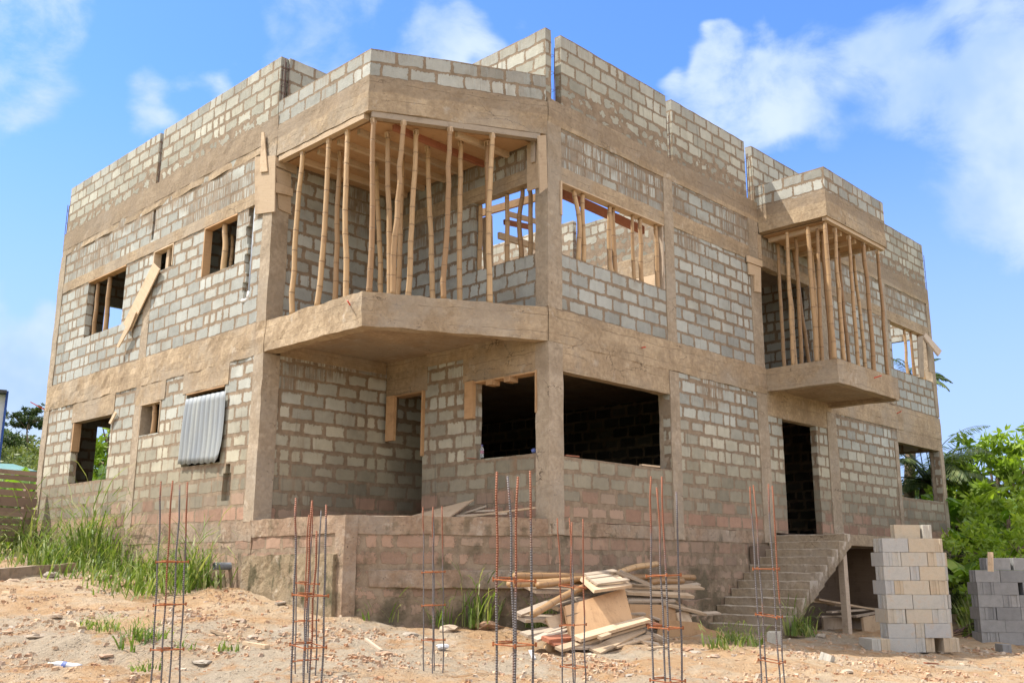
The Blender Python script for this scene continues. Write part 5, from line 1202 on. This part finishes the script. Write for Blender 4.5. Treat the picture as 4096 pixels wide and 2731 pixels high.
shrub(3960,24,2150,2.6,1800,.14,M_LF,'low yellow green shrub behind the dark block stack',37)
shrub(4080,22.8,2140,2.4,1500,.13,M_LF,'low feathery shrub just above the dark block stack',38)
shrub(3845,25.5,2190,1.8,1200,.15,M_LD,'small dark shrub against the house corner',39)
shrub(3690,37,1900,4.5,1900,.24,M_LD,'dark bush seen through the far right ground floor window',40)
shrub(3600,38,1910,4.5,1500,.24,M_LD,'shaded bush behind the house seen through its right window',41)
shrub(405,31,1600,3.0,2200,.2,M_LF,'leafy bush behind the house seen through its far left ground window',42)
# palms
def palm(base, h, nf, L, label, seed, name='palm_tree', droop=1.0):
    rs = random.Random(seed); base = Vector(base); t_ = thing(name, label, 'palm tree', base, RG); mb = MB()
    top = base+Vector((.1*h*rs.uniform(-1,1),.1*h*rs.uniform(-1,1),h)); mb.tube([base-Vector((0,0,.3)), base.lerp(top,.5), top], [.22,.17,.15], 10); mb.build('trunk', M_BK, t_, True)
    for i in range(nf):
        az = 6.283*i/nf+rs.uniform(-.2,.2); el = rs.uniform(.1,1.25); d = Vector((math.cos(az),math.sin(az),0)); mb = MB(); pts = []; q = top.copy(); n = 12
        for k in range(n+1):
            pts.append(q.copy()); e = el - droop*1.5*(k/n)**1.5; q = q + (d*math.cos(e)+Vector((0,0,math.sin(e))))*(L/n)
        mb.tube(pts, [.022*(1-.8*k/n) for k in range(n+1)], 5); mb.fr = [rs.random()*.4 for _ in mb.f]
        for k in range(2, n*4):
            s = k/(n*4); a = pts[int(s*n)].lerp(pts[min(n,int(s*n)+1)], s*n-int(s*n)); tg = (pts[min(n,int(s*n)+1)]-pts[int(s*n)]).normalized(); sd = tg.cross(Vector((0,0,1))).normalized()
            ll = L*.24*math.sin(math.pi*min(1,.12+s*.86))
            for sg in (-1,1):
                dd = (sd*sg*.75+tg*.55+Vector((0,0,-.35-rs.random()*.5))).normalized(); leaf(mb, a, ll*rs.uniform(.8,1.1), .045, dd, Vector((0,0,1)), rs.random())
        mb.build('frond', M_LP, t_, rnd=True)
    return t_
b = at(3735,33); palm(b, zof(3690,1940,33)-b.z, 20, 2.2, 'palm tree behind the right end of the house with fronds beside its corner', 51)
b = at(3580,34); palm(b, zof(3600,1520,34)-b.z, 16, 1.35, 'tall palm tree behind the house seen through its far right upper window', 52)
b = at(3650,33); palm(b, zof(3640,1920,33)-b.z, 14, 2.8, 'shaded palm seen through the far right ground floor window', 54)
b = at(480,29); palm(b, 1.2, 13, 2.4, 'low palm behind the house seen through the far left ground floor window', 55)
# banana plants
def banana(base, h, nl, L, label, seed, mat=M_LB, group='banana plants around the house'):
    rs = random.Random(seed); base = Vector(base); t_ = thing('banana_plant', label, 'banana plant', base, group); mb = MB()
    top = base+Vector((0,0,h*.55)); mb.tube([base-Vector((0,0,.2)), base.lerp(top,.5), top], [.13,.10,.06], 10); mb.build('stem', M_GS, t_, True)
    for i in range(nl):
        az = 6.283*i/nl+rs.uniform(-.4,.4); el = rs.uniform(.5,1.45); d = Vector((math.cos(az),math.sin(az),0)); mb = MB(); q = top.copy(); n = 14; W = L*rs.uniform(.2,.27); pts = []; tg = []
        dr = rs.uniform(.5,1.6)
        for k in range(n+1):
            e = el - dr*(k/n)**1.6; t = d*math.cos(e)+Vector((0,0,math.sin(e))); pts.append(q.copy()); tg.append(t); q = q + t*(L/n)
        sd = Vector((-d.y,d.x,0)); c = rs.random(); torn = rs.random() < .6
        for k in range(2, n):
            w0, w1 = [W*math.sin(math.pi*min(1,max(0.05,(x-1.2)/(n-1.2))))**.6 for x in (k, k+1)]
            u0, u1 = tg[k].cross(sd), tg[min(n,k+1)].cross(sd)
            for sg in (-1,1):
                sag = (.35+rs.uniform(-.25,.5)*torn); a, b_ = pts[k], pts[k+1]
                e0 = a+sd*sg*w0-Vector((0,0,1))*w0*sag; e1 = b_+sd*sg*w1-Vector((0,0,1))*w1*(sag+rs.uniform(-.1,.1)*torn)
                if torn and rs.random()<.35: e1 = e1.lerp(b_, .15)
                mb.quad(a, b_, e1, e0, [(0,0)]*4, min(1,max(0,c+rs.uniform(-.15,.15))))
        nf = len(mb.f); mb.tube(pts, [.025*(1-.8*k/n) for k in range(n+1)], 5); mb.fr += [.6]*(len(mb.f)-nf)
        mb.build('leaf', mat, t_, rnd=True)
    return t_
for sx, d, yt, L, nl, lb, sd_ in ((3860,31,1850,1.7,8,'banana plant with tall upright leaves right of the house corner',61),(3905,27,2020,1.1,8,'banana plant with bright broad leaves low beside the house corner',62),(4060,28.5,1970,1.5,8,'banana plant with arching torn leaves near the right edge',63),(3830,23.5,2170,.9,6,'small yellow green banana sucker at the house corner',64),(3990,25.8,2070,.9,7,'young banana plant in the middle of the right shrubs',65),
 (60,29,1845,1.15,5,'banana plant with broken leaf behind the wooden fence, beside the house',66),(128,28,1800,1.1,5,'banana plant with a drooping pale leaf close to the house wall',67),(15,30,1850,1.2,5,'banana plant at the left edge behind the wooden fence',68),(440,29,1850,1.2,7,'banana plant behind the house seen through the far left window',69)):
    b = at(sx, d); h = max(.6,(zof(sx, yt, d)-b.z)); banana(b, h, nl, L, lb, sd_)
# tall grass on the right slope: uncountable
def slopegrass():
    rs = random.Random(77); mb = MB()
    for _ in range(3600):
        d = rs.uniform(21.5,31); sx = rs.uniform(3790,4200); p = at(sx, d) if False else far(sx,1900,d); 
        blade(mb, (p.x,p.y,float(gz(p.x,p.y,False)[0])), rs.uniform(.3,.95), .035, rs.uniform(0,6.28), rs.uniform(.05,.5), rs.uniform(.3,1.4), rs)
    tag(mb.build('grass', M_GR, None, rnd=True), 'rank tall grass covering the slope right of the house', 'grass', None, 'stuff')
    mb = MB()
    for _ in range(2600):
        d = rs.uniform(22.5,30); sx = rs.uniform(3790,4250); p = far(sx,1900,d); z = float(gz(p.x,p.y,False)[0]) + rs.random()**2*.9
        dd = rv(rs); leaf(mb, Vector((p.x,p.y,z)), rs.uniform(.1,.22), .09, dd, rv(rs), rs.random())
    tag(mb.build('undergrowth', M_LF, None, rnd=True), 'low leafy undergrowth between the shrubs on the right', 'undergrowth', None, 'stuff')
slopegrass()
mb = MB(); rs = random.Random(5); p = at(3905,22.6)
for _ in range(130): blade(mb, (p.x+rs.gauss(0,.16),p.y+rs.gauss(0,.16),p.z), rs.uniform(.8,1.35), .05, rs.uniform(0,6.28), rs.uniform(.05,.45), rs.uniform(.5,1.6), rs, rs.random()*.5)
tag(mb.build('reed_clump', mat_leaf('reed_blade',(.06,.10,.045),(.11,.16,.075),(.19,.24,.13)), None, rnd=True), 'clump of blue green reed blades left of the dark block stack', 'reed clump')
# left background: shed post, fence, roof, hill
fn = thing('slat_fence', 'weathered horizontal slat fence at the left edge', 'fence', at(60,24.5))
fy = [1083,1105,1128,1148,1172,1190,1206,1222,1235,1247]
fd0, fd1 = 24.0, 25.2
for y_, w in ((1890,.10),(1911,.105),(1941,.13),(1972,.135),(2006,.21),(2039,.085),(2056,.095),(2083,.115),(2109,.11),(2133,.12),(2156,.10)):
    MB().obox(far(-160,y_-16+(y_-1990)*.05,fd0), far(146,y_+6,fd1), .03, w, (0,0,1)).build('slat', M_FE, fn)
for sx,d in ((112,25.25),(-60,24.5)):
    p = at(sx, d, 0); MB().obox(Vector((p.x,p.y,zof(sx,2165,d)-.3)), Vector((p.x,p.y,zof(sx,1935,d))), .16, .08, (1,0,0)).build('post', M_FE, fn)
sh = thing('shed', 'blue and white shed corner at the far left edge', 'shed', at(-40,33))
M_BLP = mat_simple('blue_paint', (.02,.06,.26), (.03,.09,.34), 3., .5, .001); M_WHP = mat_simple('white_wall', (.62,.64,.66), (.72,.73,.74), 3., .8, .002); M_RFG = mat_simple('green_roof', (.09,.19,.17), (.13,.25,.22), 3., .6, .004); M_DKR = mat_simple('dark_roof', (.05,.05,.05), (.09,.09,.09), 5., .7, .002)
def sbox(x0,x1,d,y0,y1,th,mat,name,par):
    a, b_ = far(x0,(y0+y1)/2,d), far(x1,(y0+y1)/2,d); zt, zb = zof((x0+x1)/2,y0,d), zof((x0+x1)/2,y1,d)
    A = Vector((a.x,a.y,(zt+zb)/2)); Bq = Vector((b_.x,b_.y,(zt+zb)/2)); v = ray((x0+x1)/2, 1400); v = Vector((v.x,v.y,0)).normalized()*th/2
    return MB().obox(A+v, Bq+v, th, abs(zt-zb), (0,0,1)).build(name, mat, par)
sbox(-260,10,33,1566,1850,3.0,M_WHP,'wall',sh); sbox(8,18,32.9,1562,1850,.16,M_BLP,'corner_post',sh); sbox(-260,30,32.6,1548,1560,3.6,M_DKR,'roof',sh)
def house_far(sx0, sx1, d, ye, yr, yb, label, seed):
    b = at((sx0+sx1)/2, d); h = thing('bungalow', label, 'house', b); sbox(sx0,sx1,d,ye,yb,7,M_WHP,'wall',h)
    a, c = far(sx0-20,ye,d), far(sx1+20,ye,d); v = ray((sx0+sx1)/2,1500); v = Vector((v.x,v.y,0)).normalized()
    mb = MB(); zr = zof(sx0,yr,d); e0, e1, e2, e3 = a-v*.5, c-v*.5, c+v*7.5, a+v*7.5
    for q_ in (e0,e1,e2,e3): q_.z = a.z
    w = (c-a); r0 = a+w*.30+v*3.5; r1 = a+w*.72+v*3.5; r0.z = r1.z = zr
    mb.v = [tuple(q_) for q_ in (e0,e1,e2,e3,r0,r1)]; mb.face((0,1,5,4)); mb.face((1,2,5)); mb.face((2,3,4,5)); mb.face((3,0,4)); mb.face((3,2,1,0))
    mb.build('roof', M_RFG, h); return h
house_far(-160,128,62,1872,1822,1935,'bungalow with a green hipped roof below the hill at the left',1)
LG = 'trees on the hill at the left'
def hilltree(sx, d, ytop, ybase, wid, n, L, label, seed, mat=M_LD, tt=.8):
    p = far(sx, ybase, d); b = Vector((p.x,p.y,G(p.x,p.y))); h = max(2., zof(sx,ytop,d)-b.z); rs = random.Random(seed)
    cr = []
    for i in range(9):
        a = rs.uniform(0,6.28); q = rs.uniform(.1,.42)*wid
        cr.append(((q*math.cos(a),q*math.sin(a),h*rs.uniform(.55,.86)),(wid*.2,wid*.2,h*.10),n//9))
    cr.append(((0,0,h*.88),(wid*.26,wid*.26,h*.11),n//7))
    return tree('broadleaf_tree', label, 'tree', b, h, cr, L, mat, seed, tr=.022*h, group=LG)
hilltree(118,120,1618,1735,6.0,3400,.34,'dark spreading tree standing alone on the hill crest',71)
hilltree(-12,95,1710,1830,4.6,1500,.30,'dark tree on the hillside behind the blue shed',72)
def hillbush():
    rs = random.Random(9); mb = MB()
    for k in range(330):
        d = rs.uniform(50,150); sx = rs.uniform(-350,330); p = far(sx,1700,d); b = Vector((p.x,p.y,float(gz(p.x,p.y,False)[0]))); s = rs.uniform(.5,1.2)*(1+.3*d/100)
        crown(mb, b+Vector((0,0,s*.35)), (s,s,s*.75), 70, .34*(d/80), rs, 9)
    for k in range(120):
        d = rs.uniform(36,60); sx = rs.uniform(3300,4500); p = far(sx,1700,d); b = Vector((p.x,p.y,float(gz(p.x,p.y,False)[0]))); s = rs.uniform(.8,1.9)
        crown(mb, b+Vector((0,0,s*.35)), (s,s,s*.75), 110, .26, rs, 9)
    tag(mb.build('hill_scrub', M_LH, None, rnd=True), 'green scrub covering the hillside and slope behind the house', 'scrub', None, 'stuff')
hillbush()
def leftscrub():
    rs = random.Random(19); mb = MB()
    for k in range(60):
        d = rs.uniform(26.5,34); sx = rs.uniform(-160,700); p = far(sx,1900,d); b = Vector((p.x,p.y,float(gz(p.x,p.y,False)[0]))); s = rs.uniform(.35,.75)
        crown(mb, b+Vector((0,0,s*.5)), (s,s,s*.8), 110, .16, rs, 9)
    tag(mb.build('undergrowth', M_LF, None, rnd=True), 'bright leafy undergrowth behind the slat fence', 'undergrowth', None, 'stuff')
leftscrub()

# ------------------------------------------------------------------ light and sky
SUN = Vector((-.37,.37,.86)).normalized(); EL = math.asin(SUN.z)
sl = bpy.data.lights.new('sun','SUN'); sl.energy = 4.3; sl.angle = R(.53); sl.color = (1,.945,.86); so = bpy.data.objects.new('sun', sl); COL.objects.link(so)
so.rotation_euler = (-SUN).to_track_quat('-Z','Y').to_euler()
w = bpy.data.worlds.new('World'); SC.world = w; w.use_nodes = True; t = NT(w.node_tree); bg = w.node_tree.nodes['Background']
sky = t.node('ShaderNodeTexSky', sky_type='NISHITA'); sky.sun_disc = False; sky.sun_elevation = EL; sky.sun_rotation = math.atan2(SUN.x, SUN.y); sky.altitude = 150; sky.air_density = 1.0; sky.dust_density = .6; sky.ozone_density = 3.
tc = t.node('ShaderNodeTexCoord').outputs['Generated']; dirv = t.vm('NORMALIZE', tc)
warpv = t.vm('ADD', dirv, t.vm('SCALE', t.vm('SUBTRACT', t.noise(dirv, 5, 3, col=True), (.5,.5,.5)), .05))
blobs = [((40,70),6,.85),((440,200),5,1.),((540,60),5,.8),((640,90),5,.85),((740,40),5,.8),((860,120),5,.9),((980,120),4.5,.95),((520,170),4.5,1.),((290,210),3.6,.8),((300,270),3,.7),((130,30),5,.8),
 ((1930,330),5,1.05),((2070,260),6,1.1),((1740,285),3.2,1.),((1830,330),4,1.),((1950,330),5,1.1),((2120,200),6,1.15),((2120,320),7,1.2),((2280,380),7,1.15),((2330,500),5,.95),((1900,270),5,1.),((2050,300),6.5,1.1),((2180,120),5.,1.1),((2200,220),6.5,1.2),((2330,150),5,.9),((2300,300),6,1.05),((2250,430),5.,.95),((2330,450),5,1.05),((2000,400),5.5,.95),((1760,340),3.6,.85),((2100,480),4.5,.8),((2250,900),5,.95),((2330,950),5,.95),((2200,960),4,.85),((2180,1020),4,.9),((60,960),5.5,1.1),((-100,940),6,1.1),((2400,1050),6,.9)]
fld = None
for (x,y),r_,k in blobs:
    c = ray(*zD(x,y)).normalized(); dt = t.vm('DOT_PRODUCT', warpv, tuple(c)); f = t.ss(dt, math.cos(R(r_*1.35)), math.cos(R(r_*.15)), 0., k)
    fld = f if fld is None else t.m('MAXIMUM', fld, f)
nn = t.noise(t.vm('MULTIPLY', dirv, (1,1,1.5)), 7.5, 8, .62, .3)
cl_ = t.ss(t.add(fld, t.mul(t.sub(nn,.5),2.5)), .34, 1.2)
# unseen bright cloud added outside the view to fill the shaded fronts
away = t.ss(t.vm('DOT_PRODUCT', dirv, tuple(_F)), .80, .6); n5 = t.noise(t.vm('ADD', dirv, (3.,1.,7.)), 2.4, 6, .6)
fill_cloud = t.mul(away, t.ss(n5, .36, .56))
shade = t.noise(t.vm('ADD', dirv, (.0,.0,.03)), 5, 5, .6)
ccol = t.mix(t.ss(shade,.35,.65), (2.2,3.1,4.6), (3.6,4.2,4.9))
skyc = t.mix(1., sky.outputs[0], (.70,.98,1.52), 'MULTIPLY')
hz = t.ss(t.sep(dirv)[2], .48, .04)
skyc = t.mix(t.mul(hz,.8), skyc, (2.5,3.05,4.6))
full = t.mix(t.mul(cl_,.9), skyc, ccol); full = t.mix(fill_cloud, full, (8.9,8.4,7.7))
t.put(bg.inputs['Color'], full); bg.inputs['Strength'].default_value = .13
SC.view_settings.view_transform = 'Standard'; SC.view_settings.look = 'None'; SC.view_settings.exposure = .80; SC.view_settings.gamma = 1.
SC.cycles.max_bounces = 8; SC.cycles.diffuse_bounces = 4; SC.cycles.transparent_max_bounces = 8
